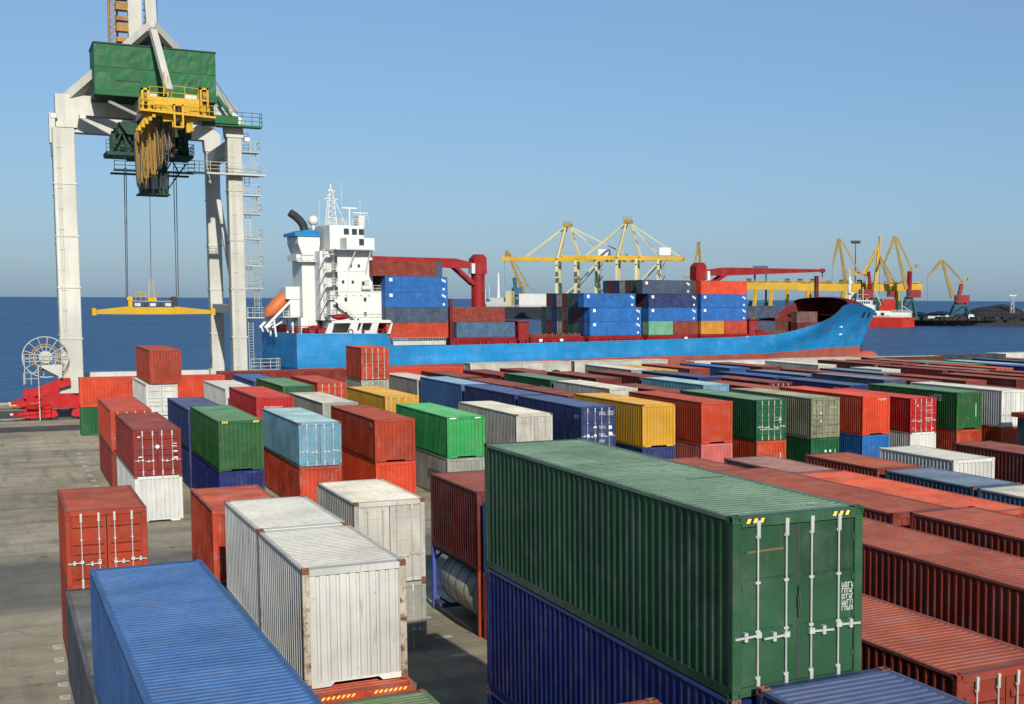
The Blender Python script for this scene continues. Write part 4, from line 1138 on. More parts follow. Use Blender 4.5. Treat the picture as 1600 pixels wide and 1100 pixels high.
for i in range(5):
    p = P(239 - i * 5.6, 181 + i * 5.2)
    YP('cable_trolley', MB().bbox(p.x - .16, p.x + .16, Yt - .9, Yt - .3, p.z - .22, p.z + .16, .03))
# festoon cables hanging in bights under the girder
rnd = random.Random(11)
for i in range(30):
    px = 214 + 56 * ((i * 7) % 30) / 30
    top = 188 + max(0, (240 - px)) * .75 + rnd.uniform(-3, 3)
    bot = min(292, 236 + (270 - px) * 1.05 + rnd.uniform(-14, 10))
    Yc = 143.6 + (i % 6) * .55
    a_, c_2 = pt(px, top, Yc), pt(px + rnd.uniform(-1, 1), bot, Yc)
    pts = []
    for k in range(13):
        t = k / 12
        s = 1 - (2 * t - 1) ** 4
        pts.append(Vector((a_.x + (t - .5) * .55, a_.y + (t - .5) * .5, a_.z + (c_2.z - a_.z) * s)))
    CP('festoon_cable', MB().path(pts, .05 if i % 3 else .06, 5), M['cable'] if i % 4 else M['rope'])
# trolley machinery and driver's cabin hanging under the girders
tro = CP('trolley', MB().bbox(11.6, 18.4, 150.8, 151.4, 28.9, 30.1, .05).bbox(11.6, 18.4, 156.6, 157.2, 28.9, 30.1, .05).bbox(11.6, 12.3, 151.4, 156.6, 28.9, 29.8, .05).bbox(17.7, 18.4, 151.4, 156.6, 28.9, 29.8, .05).bbox(12.6, 15.4, 152, 155.5, 26.6, 28.88, .05), M['machine_green'])
def TP(name, b, m='machine_green'): return b.build(name, M[m], tro)
for x0, x1 in ((pt(167, 240, 151).x, pt(208, 240, 151).x), (pt(258, 240, 151).x, pt(300, 240, 151).x)):
    z0 = pt(180, 243, 151).z
    b = MB().prism([(x0, z0), (x1, z0), (x1 + .1, z0 + .35), (x0 - .1, z0 + .35)], 150.2, 155)
    TP('machine_platform', b)
    rnd2 = random.Random(int(x0 * 10))
    for k in range(9):
        xx = x0 + .3 + (x1 - x0 - .9) * rnd2.random(); yy = 150.5 + 3.5 * rnd2.random(); hh_ = .5 + 1.9 * rnd2.random()
        if k % 3 == 0: TP('winch_drum', MB().tube((xx, yy, z0 + .9), (xx + .9, yy, z0 + .9), .5, 12))
        else: TP('gear_case', MB().bbox(xx, xx + .3 + .5 * rnd2.random(), yy, yy + .8, z0 + .35, z0 + .35 + hh_, .04))
    TP('guard_rail', MB().rail([(x0 - .1, 150.2, z0 + .35), (x1 + .1, 150.2, z0 + .35), (x1 + .1, 155, z0 + .35)], 1.1, .03, .7, mid=3))
    b = MB()
    for x in (x0 + .4, x1 - .4):
        for y in (151, 154.5): b.bar((x, y, z0 + .35), (12.0 if x < 14 else 18.0, y, 29.2), .16)
    TP('hanger', b)
za = pt(180, 264, 150).z
TP('walkway', MB().box(pt(178, 264, 150).x, pt(303, 264, 150).x, 149.4, 150.6, za - .15, za).box(pt(178, 264, 150).x, pt(303, 264, 150).x, 154, 155, za - .15, za))
TP('guard_rail', MB().rail([(pt(178, 264, 150).x, 149.4, za), (pt(212, 264, 150).x, 149.4, za)], 1.15, .035, .7, mid=3).rail([(pt(270, 264, 150).x, 149.4, za), (pt(303, 264, 150).x, 149.4, za)], 1.15, .035, .7, mid=3))
c0, c1 = pt(216, 270, 149.5), pt(262, 304, 149.5)
cab = TP('driver_cabin', MB().prism([(c0.x, c0.z), (c1.x + .1, c0.z), (c1.x, c1.z), (c0.x + .2, c1.z)], 148.6, 151.4), 'machine_green')
for k in range(3):
    xw = c0.x + .25 + k * (c1.x - c0.x) / 3.2
    MB().box(xw, xw + .62, 148.56, 148.6, c1.z + .45, c0.z - .25).build('cabin_window', M['glass'], cab)
MB().box(c0.x - .1, c1.x + .15, 148.4, 151.6, c1.z - .14, c1.z - .005).build('cabin_floor', M['machine_green'], cab)
b = MB()
for x in (c0.x + .1, c1.x - .1):
    for y in (149, 151): b.bar((x, y, c0.z), (x, y, 28.4), .2)
b.box(c0.x + .1, c1.x - .2, 149.2, 151.2, c0.z + .01, c0.z + 3.2)
b.bar((c1.x, 150, c0.z - 1.6), (c1.x + 1.9, 150, c0.z + 1.2), .14); b.bar((c1.x - .1, 150, c0.z + .2), (c1.x + 1.2, 150, c0.z + 2.6), .12); b.bar((c1.x + 1.2, 150, c0.z + .2), (c1.x, 150, c0.z + 2.6), .12)
TP('cabin_hanger', b)
# green platform and stair tower on the right leg
gp = CP('head_platform', MB().box(19.8, 25.6, 152.6, 154.0, 30.6, 30.8).box(20.3, 23.2, 152.4, 154.0, 30.82, 31.6), M['crane_green'])
MB().rail([(20.6, 152.6, 30.8), (25.6, 152.6, 30.8), (25.6, 154.0, 30.8)], 1.3, .03, 1.0, mid=3).bar((20.6, 152.7, 34.6), (22.9, 152.7, 31.0), .12, .35).bar((20.9, 152.5, 35.4), (23.2, 152.5, 31.8), .06).build('stair', M['crane_green'], gp)
wp = CP('walkway', MB().box(18.2, 25.9, 153.0, 154.05, 25.55, 25.72), M['crane_white'])
MB().rail([(18.2, 153.0, 25.72), (25.9, 153.0, 25.72)], 1.1, .03, 1.0, mid=3).build('guard_rail', M['crane_white'], wp)
zs = [4.7, 10.4, 13.6, 16.0, 18.9, 21.6, 23.6, 25.7, 28.2, 30.6]
for i in range(len(zs) - 1):
    z0, z1 = zs[i], zs[i + 1]
    lf = i % 2 == 0
    xa, xb = (24.3, 24.3) if lf else (25.0, 25.0)
    b = MB()
    for dx in (-.24, .24): b.tube((xa + dx, 155, z0), (xb + dx, 155, z1 + 1.0), .032, 5)
    n = int((z1 - z0) / .3)
    for k in range(n): b.tube((xa - .24, 155, z0 + .3 * (k + .5)), (xa + .24, 155, z0 + .3 * (k + .5)), .022, 5)
    if not lf:
        for k in range(4):
            zz = z0 + .9 + k * (z1 - z0 - .9) / 4
            b.path([(xa - .3, 155, zz), (xa - .34, 154.5, zz), (xa, 154.3, zz), (xa + .34, 154.5, zz), (xa + .3, 155, zz)], .022, 5)
        for dx in (-.34, 0, .34): b.tube((xa + dx, 154.42, z0 + .9), (xa + dx, 154.42, z1), .022, 5)
    CP('ladder', b, M['crane_white'])
    if i > 0:
        b = MB().box(23.8, 25.6, 154.2, 156.0, z0 - .1, z0).rail([(23.85, 154.2, z0), (25.6, 154.2, z0), (25.6, 156.0, z0)], 1.05, .025, .9)
        CP('landing', b, M['crane_white'])
b = MB().box(23.9, 27.0, 153.6, 155.6, 4.5, 4.7).rail([(24.0, 153.6, 4.7), (27.0, 153.6, 4.7), (27.0, 155.6, 4.7)], 1.2, .035, .8, mid=3)
CP('landing', b, M['crane_white'])
# cable reel on the left leg
rc = pt(71, 558, 153.4)
def ring(b, c, r, t, n=28):
    pts = [Vector((c.x + r * math.cos(2 * math.pi * i / n), c.y, c.z + r * math.sin(2 * math.pi * i / n))) for i in range(n + 1)]
    return b.path(pts, t, 5)
b = MB()
for dy in (-.25, .25):
    cc = rc + Vector((0, dy, 0))
    ring(b, cc, 2.05, .045); ring(b, cc, 1.05, .04)
    for k in range(14):
        a_ = 2 * math.pi * k / 14 + .1
        b.tube(cc + Vector((.4 * math.cos(a_), 0, .4 * math.sin(a_))), cc + Vector((2.05 * math.cos(a_), 0, 2.05 * math.sin(a_))), .028, 5)
reel = CP('cable_reel', b, M['crane_white'])
b = MB()
for k in range(5): ring(b, rc + Vector((0, -.16 + .08 * k, 0)), 1.25 + .05 * (k % 2), .06)
b.build('wound_cable', M['cable'], reel)
MB().tube(rc + Vector((0, -.5, 0)), rc + Vector((0, .5, 0)), .62, 16).build('reel_hub', M['crane_white'], reel)
b = MB().prism([(rc.x - .4, rc.z - 1.0), (LX0, rc.z - 2.1), (LX0, rc.z - .75), (rc.x - .4, rc.z - .75)], 152.4, 154.3)
CP('reel_bracket', b, M['crane_white'], fix=True)
b = MB().rail([(rc.x - 2.0, 152.3, rc.z - .75), (LX0, 152.3, rc.z - .75)], 1.1, .03, .5, mid=3)
b.tube((rc.x - .7, 152.4, .1), (rc.x - .7, 152.4, rc.z - .75), .05); b.tube((rc.x - 1.9, 152.4, rc.z - 2.6), (rc.x - 1.9, 152.4, rc.z + .3), .04); b.rail([(rc.x - 2.0, 152.3, rc.z - 2.7), (rc.x - .7, 152.3, rc.z - 2.7)], 1.2, .03, .6)
CP('reel_walkway', b, M['crane_white'])
# red travelling gear
def bogie(xc, y, sgn):
    m = M['crane_red']
    b = MB().prism([(xc - 2.6, 1.5), (xc - 2.3, 2.2), (xc - .6, 2.65), (xc + .6, 2.65), (xc + 2.3, 2.2), (xc + 2.6, 1.5), (xc + 1.6, 1.2), (xc - 1.6, 1.2)], y - .55, y + .55)
    t = CP('bogie', b, m, fix=True)
    for dx in (-2.35, 2.35):
        c = xc + dx
        b = MB().prism([(c - 1.75, .45), (c - 1.6, .95), (c - .5, 1.5), (c + .5, 1.5), (c + 1.6, .95), (c + 1.75, .45), (c + 1.3, .28), (c - 1.3, .28)], y - .6, y + .6)
        b.build('wheel_frame', m, t, fix=True)
        for dw in (-1.0, 1.0):
            MB().tube((c + dw, y - .35, .42), (c + dw, y + .35, .42), .32, 14).build('wheel', M['dark'], t)
    b = MB().bbox(xc + sgn * 4.1 - .5, xc + sgn * 4.1 + .5, y - .3, y + .3, .5, .85)
    b.build('buffer', m, t)
    MB().tube((xc + sgn * 4.6, y, .68), (xc + sgn * 4.85, y, .68), .14, 10).build('buffer_pad', M['oldmark'], t)
    MB().bbox(xc - 3.4, xc - 2.2, y - 1.1, y - .62, 1.2, 2.3, .05).tube((xc - 3.0, y - .9, 1.7), (xc - 2.0, y - .9, 1.7), .35, 10).build('drive_motor', m, t)
    return t
for y in (YN - .5, YF - .5):
    bogie(6.0, y, -1); bogie(23.6, y, 1)
CP('travel_beam', MB().prism([(2.6, 3.0), (5.8, 4.3), (6.6, 4.3), (6.6, 3.6), (3.0, 2.5)], YN - 1.9, YN - 1.2), M['crane_red'], fix=True)
b = MB().rail([(1.4, 151.6, 1.2), (4.6, 151.6, 1.5)], 1.2, .03, .6, mid=3)
CP('gear_rail', b, M['crane_red'])
# lifting ropes and the yellow spreader (its own thing: it hangs from the crane)
YS = 160.0
b = MB()
for px0, px1 in ((194, 197.5), (197, 199.5), (271, 276), (275, 279)):
    for dy in (-.5, .5): b.tube(pt(px0, 262, YS + dy), pt(px1, 468, YS + dy), .045, 5)
b.tube(pt(234, 300, YS), pt(236, 440, YS), .03, 5)
CP('hoist_rope', b, M['rope'])
sl, sr = pt(145, 488, YS), pt(332, 488, YS)
sp = tag(empty('spreader', (0.5 * (sl.x + sr.x), YS, sl.z)), 'yellow container spreader beam hanging over the sea on ropes', 'spreader')
def SPp(name, b, m, **kw): return b.build(name, M[m], sp, (-sp.location.x, -YS, -sl.z), **kw)
Q = lambda px, py: pt(px, py, YS)
xa, xb, xc_, xd = Q(146, 488).x, Q(203, 488).x, Q(272, 488).x, Q(331, 488).x
zb, zt = Q(200, 491).z, Q(200, 480).z
for dy in (-.95, .55):
    SPp('arm', MB().prism([(xa, zb + .05), (xb, zb), (xb, zt + .1), (xa, zb + .42)], YS + dy, YS + dy + .4), 'crane_yellow', fix=True)
    SPp('arm', MB().prism([(xc_, zb), (xd, zb + .05), (xd, zb + .42), (xc_, zt + .1)], YS + dy, YS + dy + .4), 'crane_yellow', fix=True)
for x in (xa, xd): SPp('end_beam', MB().bbox(x - .22, x + .22, YS - 1.22, YS + 1.22, zb - .1, zb + .65, .04), 'crane_yellow')
SPp('main_frame', MB().bbox(xb, xc_, YS - 1.0, YS + 1.0, zb, zt, .04), 'crane_yellow')
z2 = Q(200, 470).z
SPp('head_block', MB().bbox(xb + .1, xc_ - .1, YS - .7, YS - .45, zt + .62, z2, .03).bbox(xb + .1, xc_ - .1, YS + .45, YS + .7, zt + .62, z2, .03), 'crane_yellow')
b = MB()
for k in range(9): b.box(xb + .35 + k * .5, xb + .68 + k * .5, YS - .85, YS - .55, zt + .05, zt + .5)
SPp('hydraulic_gear', b, 'dark')
b = MB()
for k in range(3): b.box(xb + .4 + k * 1.5, xb + 1.0 + k * 1.5, YS - .95, YS - .8, zt + .12, zt + .45)
SPp('control_box', b, 'galv')
for x in (xb, xc_): SPp('rope_sheave', MB().bbox(x - .2, x + .2, YS - .9, YS + .9, zb - .02, z2 + .2, .04).tube((x, YS - .6, z2 + .2), (x, YS + .6, z2 + .2), .3, 12), 'crane_yellow' if x == xb else 'dark')
b = MB().rail([(Q(212, 488).x, YS - .6, z2), (Q(228, 488).x, YS - .6, z2)], .9, .03, .5)
b.bar((Q(233, 488).x, YS, z2), (Q(235, 488).x, YS, z2 + 2.3), .08); b.bar((Q(243, 488).x, YS, z2), (Q(240, 488).x, YS, z2 + 2.3), .08); b.bar((Q(235, 488).x, YS, z2 + 2.3), (Q(240, 488).x, YS, z2 + 2.3), .06); b.box(Q(231, 488).x, Q(245, 488).x, YS - .4, YS + .4, z2, z2 + .35)
SPp('cable_basket', b, 'crane_yellow')
b = MB().bbox(-.9, .9, -.22, .22, 0, .3, .04)
tag(b.build('mooring_bollard', M['yellowmark'], None, (2.2, 176.6, .004)), 'low yellow block on the quay edge at far left', 'block')
# ------------------------------------------------------------------ the blue container ship
PSI = R(5.747)
ship = tag(empty('container_ship', (106.32, 257.21, 0), PSI), 'long blue container ship with white bridge, lying beyond the yard', 'ship')
M['hull_blue'] = paint('hull_blue', rgb(36, 152, 216, .56), .4, .5, .06, .3, bump=.45, plates=(8.0, 1.9))
M['hull_red'] = paint('hull_red', rgb(204, 104, 80, .47), .65, .8, .45, .25, rustcol=(0.2, 0.07, 0.045, 1))
M['deck_red'] = paint('deck_red', rgb(176, 34, 34, .47), .5, .45, .2, .4)
M['maroon_deck'] = paint('deck_maroon', rgb(128, 30, 34, .47), .55, .45, .2, .3)
M['ship_white'] = paint('ship_white', rgb(246, 246, 238, .56), .4, .15, .05, .4, bump=.1)
M['lifeboat'] = paint('lifeboat_orange', rgb(250, 140, 80, .47), .4, .2, .05, .6)
def SP(name, b, m, parent=None, **kw): return b.build(name, m if not isinstance(m, str) else M[m], parent or ship, **kw)
SX0, SX1, TC = -59.5, 86.4, 11.2
def lerp(a, b, t): return a + (b - a) * t
def table(tb, x):
    if x <= tb[0][0]: return tb[0][1]
    for (a, va), (b, vb) in zip(tb[:-1], tb[1:]):
        if x <= b: return lerp(va, vb, (x - a) / (b - a))
    return tb[-1][1]
SHEER = [(-59.5, 6.15), (-43.2, 5.95), (-42.2, 3.6), (-30, 3.6), (11, 4.0), (36, 4.3), (46, 4.75), (52, 5.6), (57, 6.8), (60, 7.6), (63, 8.6), (65, 9.8), (66.8, 11.1), (69, 11.8), (75, 11.5), (81, 10.7), (86.4, 9.8)]
BOOT = [(-59.5, -.15), (-25, .15), (11, .5), (44, .47), (64, 1.15), (86, 1.2)]
def half(s, zf):
    """half breadth; zf 0 at the boot line .. 1 at the rail"""
    hb = 12.3
    if s < -50: hb = lerp(11.2, 12.3, (s + 59.5) / 9.5)
    x0 = lerp(34, 55, zf); x1 = lerp(81.6, 86.4, zf ** 1.3)
    if s > x0:
        v = min(1, (s - x0) / (x1 - x0))
        p = lerp(1.7, 2.5, zf)
        hb = 12.3 * max(0, 1 - v ** p)
        if zf < 1 and zf > 0: hb *= 1 - .13 * math.sin(math.pi * zf) * min(1, v * 1.6)
    return hb
stations = [-59.5, -57, -52, -47, -43.2, -42.2, -38, -30, -20, -10, 0, 11, 22, 32, 38, 43, 47, 50, 53, 56, 58, 60, 62, 64, 65.5, 66.8, 68, 70, 72, 74, 76, 78, 79.5, 81, 82.2, 83.4, 84.6, 85.6, 86.4]
ZF = [-1, -.5, 0, .18, .36, .54, .72, .86, 1.0]
for side, nm in ((-1, 'hull_side'), (1, 'hull_side')):
    b = MB(); vs = []
    for s in stations:
        zb, zr = table(BOOT, s), table(SHEER, s)
        for zf in ZF:
            z = lerp(zb, zr, zf) if zf >= 0 else zb + zf * 6.0
            smax = lerp(82.0, 86.4, max(0, zf) ** 1.3)
            ss = min(s, smax)
            if s < -58 and zf < 0: ss = s + 4 * -zf
            hb = half(ss, max(zf, 0))
            if zf < 0: hb *= 1 + .25 * zf
            vs.append((ss, TC + side * hb, z))
    n = len(ZF); fs = []
    for i in range(len(stations) - 1):
        for j in range(n - 1):
            fs.append((i * n + j, (i + 1) * n + j, (i + 1) * n + j + 1, i * n + j + 1) if side < 0 else (i * n + j, i * n + j + 1, (i + 1) * n + j + 1, (i + 1) * n + j))
    b.add(vs, fs); b.mi = [1 if (k % (n - 1)) < 2 else 0 for k in range(len(fs))]
    o = SP(nm, b, [M['hull_blue'], M['hull_red']])
    o.data.polygons.foreach_set('use_smooth', [True] * len(o.data.polygons))
b = MB()
zr = 6.15
b.add([(-59.5, TC - 11.2, zr), (-59.5, TC + 11.2, zr), (-59.5, TC + 11.2, -.15), (-59.5, TC - 11.2, -.15), (-57.5, TC + 9.8, -3.2), (-57.5, TC - 9.8, -3.2)], [(0, 1, 2, 3), (3, 2, 4, 5)])
SP('transom', b, 'hull_blue')
b = MB().sphere((83.4, TC, -2.1), 1.9, 16, 10, 2.2, .9, 1.15)
SP('bulbous_bow', b, 'hull_red', smooth=True)
# decks inside the bulwarks
b = MB()
def deck(s0, s1, z):
    n = 8
    for i in range(n):
        a_, c = lerp(s0, s1, i / n), lerp(s0, s1, (i + 1) / n)
        zfa, zfc = [min(1, max(0, (z - table(BOOT, q_)) / (table(SHEER, q_) - table(BOOT, q_)))) for q_ in (a_, c)]
        ha, hc = max(.05, half(a_, zfa) - .35), max(.05, half(c, zfc) - .35)
        b.add([(a_, TC - ha, z), (c, TC - hc, z), (c, TC + hc, z), (a_, TC + ha, z)], [(0, 1, 2, 3)])
deck(-59.3, -42.8, 5.2); deck(-42.7, 48, 2.9); deck(48.0, 66, 4.6); deck(66, 84.6, 9.0)
SP('deck', b, 'deck_red')
# red inner faces of the rising bulwarks at the bow and the sheltering hood
for side in (-1, 1):
    ss = [s for s in stations if 43 <= s <= 76]
    vs = []; zl = [.3, .5, .68, .84, 1.0]
    for s in ss:
        zb, zr = table(BOOT, s), table(SHEER, s)
        for zf in zl: vs.append((s, TC + side * (half(s, zf) - .3), lerp(zb, zr, zf) + (.03 if zf == 1 else 0)))
    m5 = len(zl)
    SP('bulwark_lining', MB().add(vs, [(m5 * i + j, m5 * i + m5 + j, m5 * i + m5 + j + 1, m5 * i + j + 1) for i in range(len(ss) - 1) for j in range(m5 - 1)]), 'maroon_deck')
vs = []; nn_ = 14
hs = [(68.6, 1.0, 13.2), (70.5, .99, 13.4), (73.5, .94, 12.9), (76.8, .82, 11.8)]
for s, k, zt_ in hs:
    hb = (half(s, 1.0) - .05); zr = table(SHEER, s)
    for i in range(nn_ + 1):
        t = math.pi * i / nn_
        c = math.cos(t); sn = math.sin(t) ** .62
        vs.append((s, TC - hb * c, zr + (zt_ - zr) * sn))
fs = [(j * (nn_ + 1) + i, (j + 1) * (nn_ + 1) + i, (j + 1) * (nn_ + 1) + i + 1, j * (nn_ + 1) + i + 1) for j in range(3) for i in range(nn_)]
SP('bow_hood', MB().add(vs, fs), 'maroon_deck', smooth=True)
sb = 76.0
hb = half(sb, 1.0) - .15; zr = table(SHEER, sb); zf = (9.02 - table(BOOT, sb)) / (zr - table(BOOT, sb)); hl = half(sb, zf) - .3
poly = [(TC - hl, 9.02)] + [(TC - hb * math.cos(math.pi * i / 14), zr + (12.0 - zr) * math.sin(math.pi * i / 14) ** .62) for i in range(15)] + [(TC + hl, 9.02)]
SP('hood_bulkhead', MB().add([(sb, y, z) for y, z in poly], [tuple(range(len(poly)))]), 'maroon_deck')
b = MB().tube((77.9, TC, 9.2), (77.9, TC, 18.4), .42, 10, .32).box(77.5, 78.5, TC - .9, TC + .9, 14.2, 14.4).box(77.6, 78.4, TC - .4, TC + .4, 16.6, 17.4).rail([(77.4, TC - .9, 14.4), (77.4, TC + .9, 14.4)], .9, .03, .6)
SP('foremast', b, 'ship_white')
# bow ports and lettering stand-ins
for s, z in ((79.0, 9.0), (82.2, 8.9)):
    P4 = []
    for ds, dz in ((-.65, -.65), (.65, -.65), (.65, .65), (-.65, .65)):
        zf = (z + dz - table(BOOT, s + ds)) / (table(SHEER, s + ds) - table(BOOT, s + ds))
        P4.append(Vector((s + ds, TC - half(s + ds, zf) - .1, z + dz)))
    SP('bow_port', MB().add(P4 + [p_ + Vector((0, .5, 0)) for p_ in P4], [(0, 1, 2, 3), (0, 4, 5, 1), (1, 5, 6, 2), (2, 6, 7, 3), (3, 7, 4, 0)]), 'dark')
for k, (s, z) in enumerate(((70.0, 6.0), (70.6, 4.2))):
    zb, zr = table(BOOT, s), table(SHEER, s); zf = (z - zb) / (zr - zb); h = half(s, zf)
    o = SP('hull_marks', MB().box(s - .9, s - .5, TC - h - .14, TC - h, z, z + .35).box(s - .3, s + .1, TC - h - .1, TC - h + .1, z, z + .35).box(s + .3, s + .8, TC - h - .05, TC - h + .3, z, z + .35), 'whitemark')
b = MB().box(72.4, 74.2, 1.6, 2.6, 6.9, 7.5)
# hatch coamings and deck gear, red
b = MB()
for s0, s1 in ((-30.2, -16.6), (-13.5, -1.5), (-.4, 12.4), (13.7, 26.3), (26.9, 39.6), (43.5, 54)):
    ii = 3.2 if s0 > 43 else 0
    b.bbox(s0, s1, -.15 + ii, 22.5 - ii, 2.95, 4.55, .06)
    b.bbox(s0 + .15, s1 - .15, .0 + ii, 22.3 - ii, 4.57, 4.98, .04)
co = SP('hatch_coaming', b, 'deck_red')
rnd = random.Random(3)
b = MB()
s = -30.0
while s < 41:
    b.bar((s, -.75, 2.9), (s, -.2, 4.4), .16, .3)
    if rnd.random() < .5: b.bbox(s + .5, s + 1.0 + rnd.random(), -.85, -.4, 2.95, 3.5 + rnd.random() * .9, .04)
    s += 1.55
b.tube((-30, -.6, 4.75), (40, -.6, 4.85), .05, 6); b.tube((-30, -.6, 4.3), (40, -.6, 4.4), .04, 6)
SP('deck_gear', b, 'deck_red', co)
b = MB()
for k in range(26): b.bbox(-13.3 + k * .44, -13.05 + k * .44, .6, 1.1, 5.0, 5.35 + .15 * (k % 3), .03)
for k in range(18): b.bbox(43.8 + k * .5, 44.1 + k * .5, 3.6, 4.2, 5.0, 5.5, .03)
SP('lashing_gear', b, M['rusty'])
for s in (-12.0, -7.4, 22.4, 38.6): SP('vent_cap', MB().bbox(s, s + .7, -.9, -.55, 4.0, 4.5, .04), 'whitemark')
for s0, zt_ in ((-15.9, 7.9), (40.3, 8.0), (42.0, 5.6)):
    SP('stores_house', MB().bbox(s0, s0 + 2.3, .5, 7, 2.95, zt_, .08).box(s0 - .25, s0 + 2.55, .25, 7.25, zt_ + .003, zt_ + .25), 'deck_red')
SP('gangway', MB().bbox(-42, -31.6, -.7, -.35, 3.7, 4.5, .03).rail([(-42, -.72, 4.5), (-31.6, -.72, 4.5)], .6, .03, .45), M['galv'])
# -------- accommodation
wht = M['ship_white']
acc = SP('accommodation', MB().bbox(-52.6, -43.0, 2.2, 20.2, 8.4, 13.8, .05).bbox(-51.6, -44.6, 2.2, 20.2, 13.81, 21.4, .05), wht)
def AC(name, b, m='ship_white', **kw): return b.build(name, M[m], acc, **kw)
AC('bridge', MB().bbox(-52.0, -45.6, 3.6, 18.8, 21.42, 26.0, .06).bbox(-50.2, -45.0, -.3, 22.7, 21.5, 23.6, .06))
for s0 in (-49.4, -47.9, -46.6): AC('bridge_window', MB().box(s0, s0 + .95, 3.52, 3.62, 24.3, 25.4), 'glass')
AC('wing_opening', MB().box(-47.9, -47.0, -.34, -.28, 22.2, 23.4), 'glass')
for s0, z in ((-46.7, 14.9), (-46.4, 11.9), (-50.0, 11.9), (-46.4, 9.2), (-50.0, 9.2)): AC('porthole', MB().box(s0, s0 + .5, 2.14, 2.22, z, z + .75), 'glass')
AC('wing_strut', MB().bar((-48.4, .0, 21.5), (-49.2, 2.2, 17.6), .18).bar((-45.6, 0, 21.5), (-46.0, 2.2, 17.0), .18))
AC('deck_edge', MB().box(-52.7, -42.85, 2.05, 20.3, 13.72, 13.86).box(-50.3, -44.5, 2.1, 20.3, 17.5, 17.58).box(-52.2, -44.9, -.4, 22.8, 21.36, 21.44))
AC('guard_rail', MB().rail([(-44.5, 2.2, 13.82), (-43.1, 2.2, 13.82), (-43.1, 20, 13.82)], 1.1, .04, 1.0).rail([(-52, 3.6, 26.02), (-45.6, 3.6, 26.02)], 1.1, .04, 1.0, mid=3).rail([(-52.4, 2.0, 8.5), (-42.6, 2.0, 8.5)], 1.1, .04, 1.2))
# open stair landings between the house and the funnel casing
for k in range(5):
    z = 9.6 + 2.75 * k
    pts = [(-52.3 + .0, 2.2), (-52.3, 3.6), (-50.2, 3.6), (-50.2, 2.2)]
    arc = [(-51.4, 2.0), (-51.7, 1.55), (-52.3, 1.35), (-52.9, 1.55), (-53.2, 2.0), (-53.3, 3.4), (-51.5, 3.4)]
    AC('stair_landing', MB().prism(arc, z - .12, z, ax='z'), fix=True)
    b = MB().rail([(x, y, z) for x, y in arc[:6]], 1.05, .045, .6)
    if k < 4: b.bar((-54.4, 2.6, z + .1), (-53.1, 2.6, z + 2.75), .5, .12)
    AC('stair_flight', b)
for k in range(4): AC('stair_shade_slab', MB().box(-51.66, -51.2, 2.12, 2.24, 10.1 + 2.75 * k, 11.9 + 2.75 * k), 'glass')  # flat dark slabs on the wall, painted-in shade of the stair openings
AC('wind_deflector', MB().prism([(-46.9, 17.5), (-44.8, 18.2), (-44.8, 21.3), (-46.9, 21.3)], 2.12, 2.17), 'ship_white')
SP('casing', MB().bbox(-53.6, -51.55, 4.6, 17, 8.4, 21.2, .05), wht)
# funnel casing with its blue cap and bent exhaust
fun = SP('funnel', MB().bbox(-55.9, -52.9, 8.0, 14.0, 6.0, 20.6, .08).prism([(-56.6, 22.6), (-55.9, 20.55), (-52.9, 20.55), (-52.6, 22.6), (-52.6, 23.9), (-56.6, 23.9)], 7.6, 14.4), wht)
MB().prism([(-57.2, 23.92), (-52.4, 23.92), (-53.0, 25.0), (-55.2, 25.1), (-57.2, 24.5)], 7.3, 14.7).build('funnel_cap', M['hull_blue'], fun, fix=True)
pts = [Vector((-54.8, 9.5, 25.0)), Vector((-55.0, 9.5, 26.0)), Vector((-55.6, 9.5, 26.9)), Vector((-56.5, 9.5, 27.7)), Vector((-57.3, 9.5, 28.2))]
b = MB()
for k in range(4): b.tube(pts[k], pts[k + 1] + (pts[k + 1] - pts[k]) * .15, .75, 14, .72)
b.build('exhaust_pipe', M['dark'], fun)
MB().sphere((-53.6, 8.0, 26.9), .95, 16, 10).tube((-53.6, 8, 24.9), (-53.6, 8, 26.2), .3, 8).build('radar_dome', wht, fun, smooth=True)
b = MB().box(-57.0, -53.0, 6.6, 7.9, 19.2, 19.35).rail([(-57.0, 6.6, 19.35), (-53.0, 6.6, 19.35)], 1.1, .045, 1.0, mid=3).bbox(-56.9, -56.1, 7.8, 13.6, 19.4, 20.6, .05)
b.build('funnel_gallery', wht, fun)
b = MB()
for k, zz in enumerate((8.6, 12.0)): b.bbox(-52.55, -51.4, 4.8, 5.4, zz, zz + 1.9, .05)
SP('red_locker', b, 'deck_red')
b = MB()
for k in range(7): b.tube((-45.0 - .9 * k, 2.12, 8.5), (-45.0 - .9 * k, 2.12, 13.6), .035, 5)
b.tube((-44.75, 2.1, 13.9), (-44.75, 2.1, 21.3), .07, 6); b.tube((-49.2, 2.1, 13.9), (-49.2, 2.1, 21.3), .06, 6)
for k in range(5): b.bbox(-51.2 + 1.4 * k, -50.9 + 1.4 * k, 1.9, 2.18, 13.0, 13.3, .02)
AC('pipes', b)
for s0, z in ((-48.9, 18.2), (-47.4, 18.2), (-50.4, 15.2), (-48.6, 15.2)): AC('porthole', MB().box(s0, s0 + .42, 2.14, 2.22, z, z + .6), 'glass')
AC('side_door', MB().box(-46.2, -45.4, 2.13, 2.21, 13.95, 15.9), 'galv')
AC('liferaft', MB().tube((-46.9, 1.7, 14.4), (-45.2, 1.7, 14.4), .38, 12))
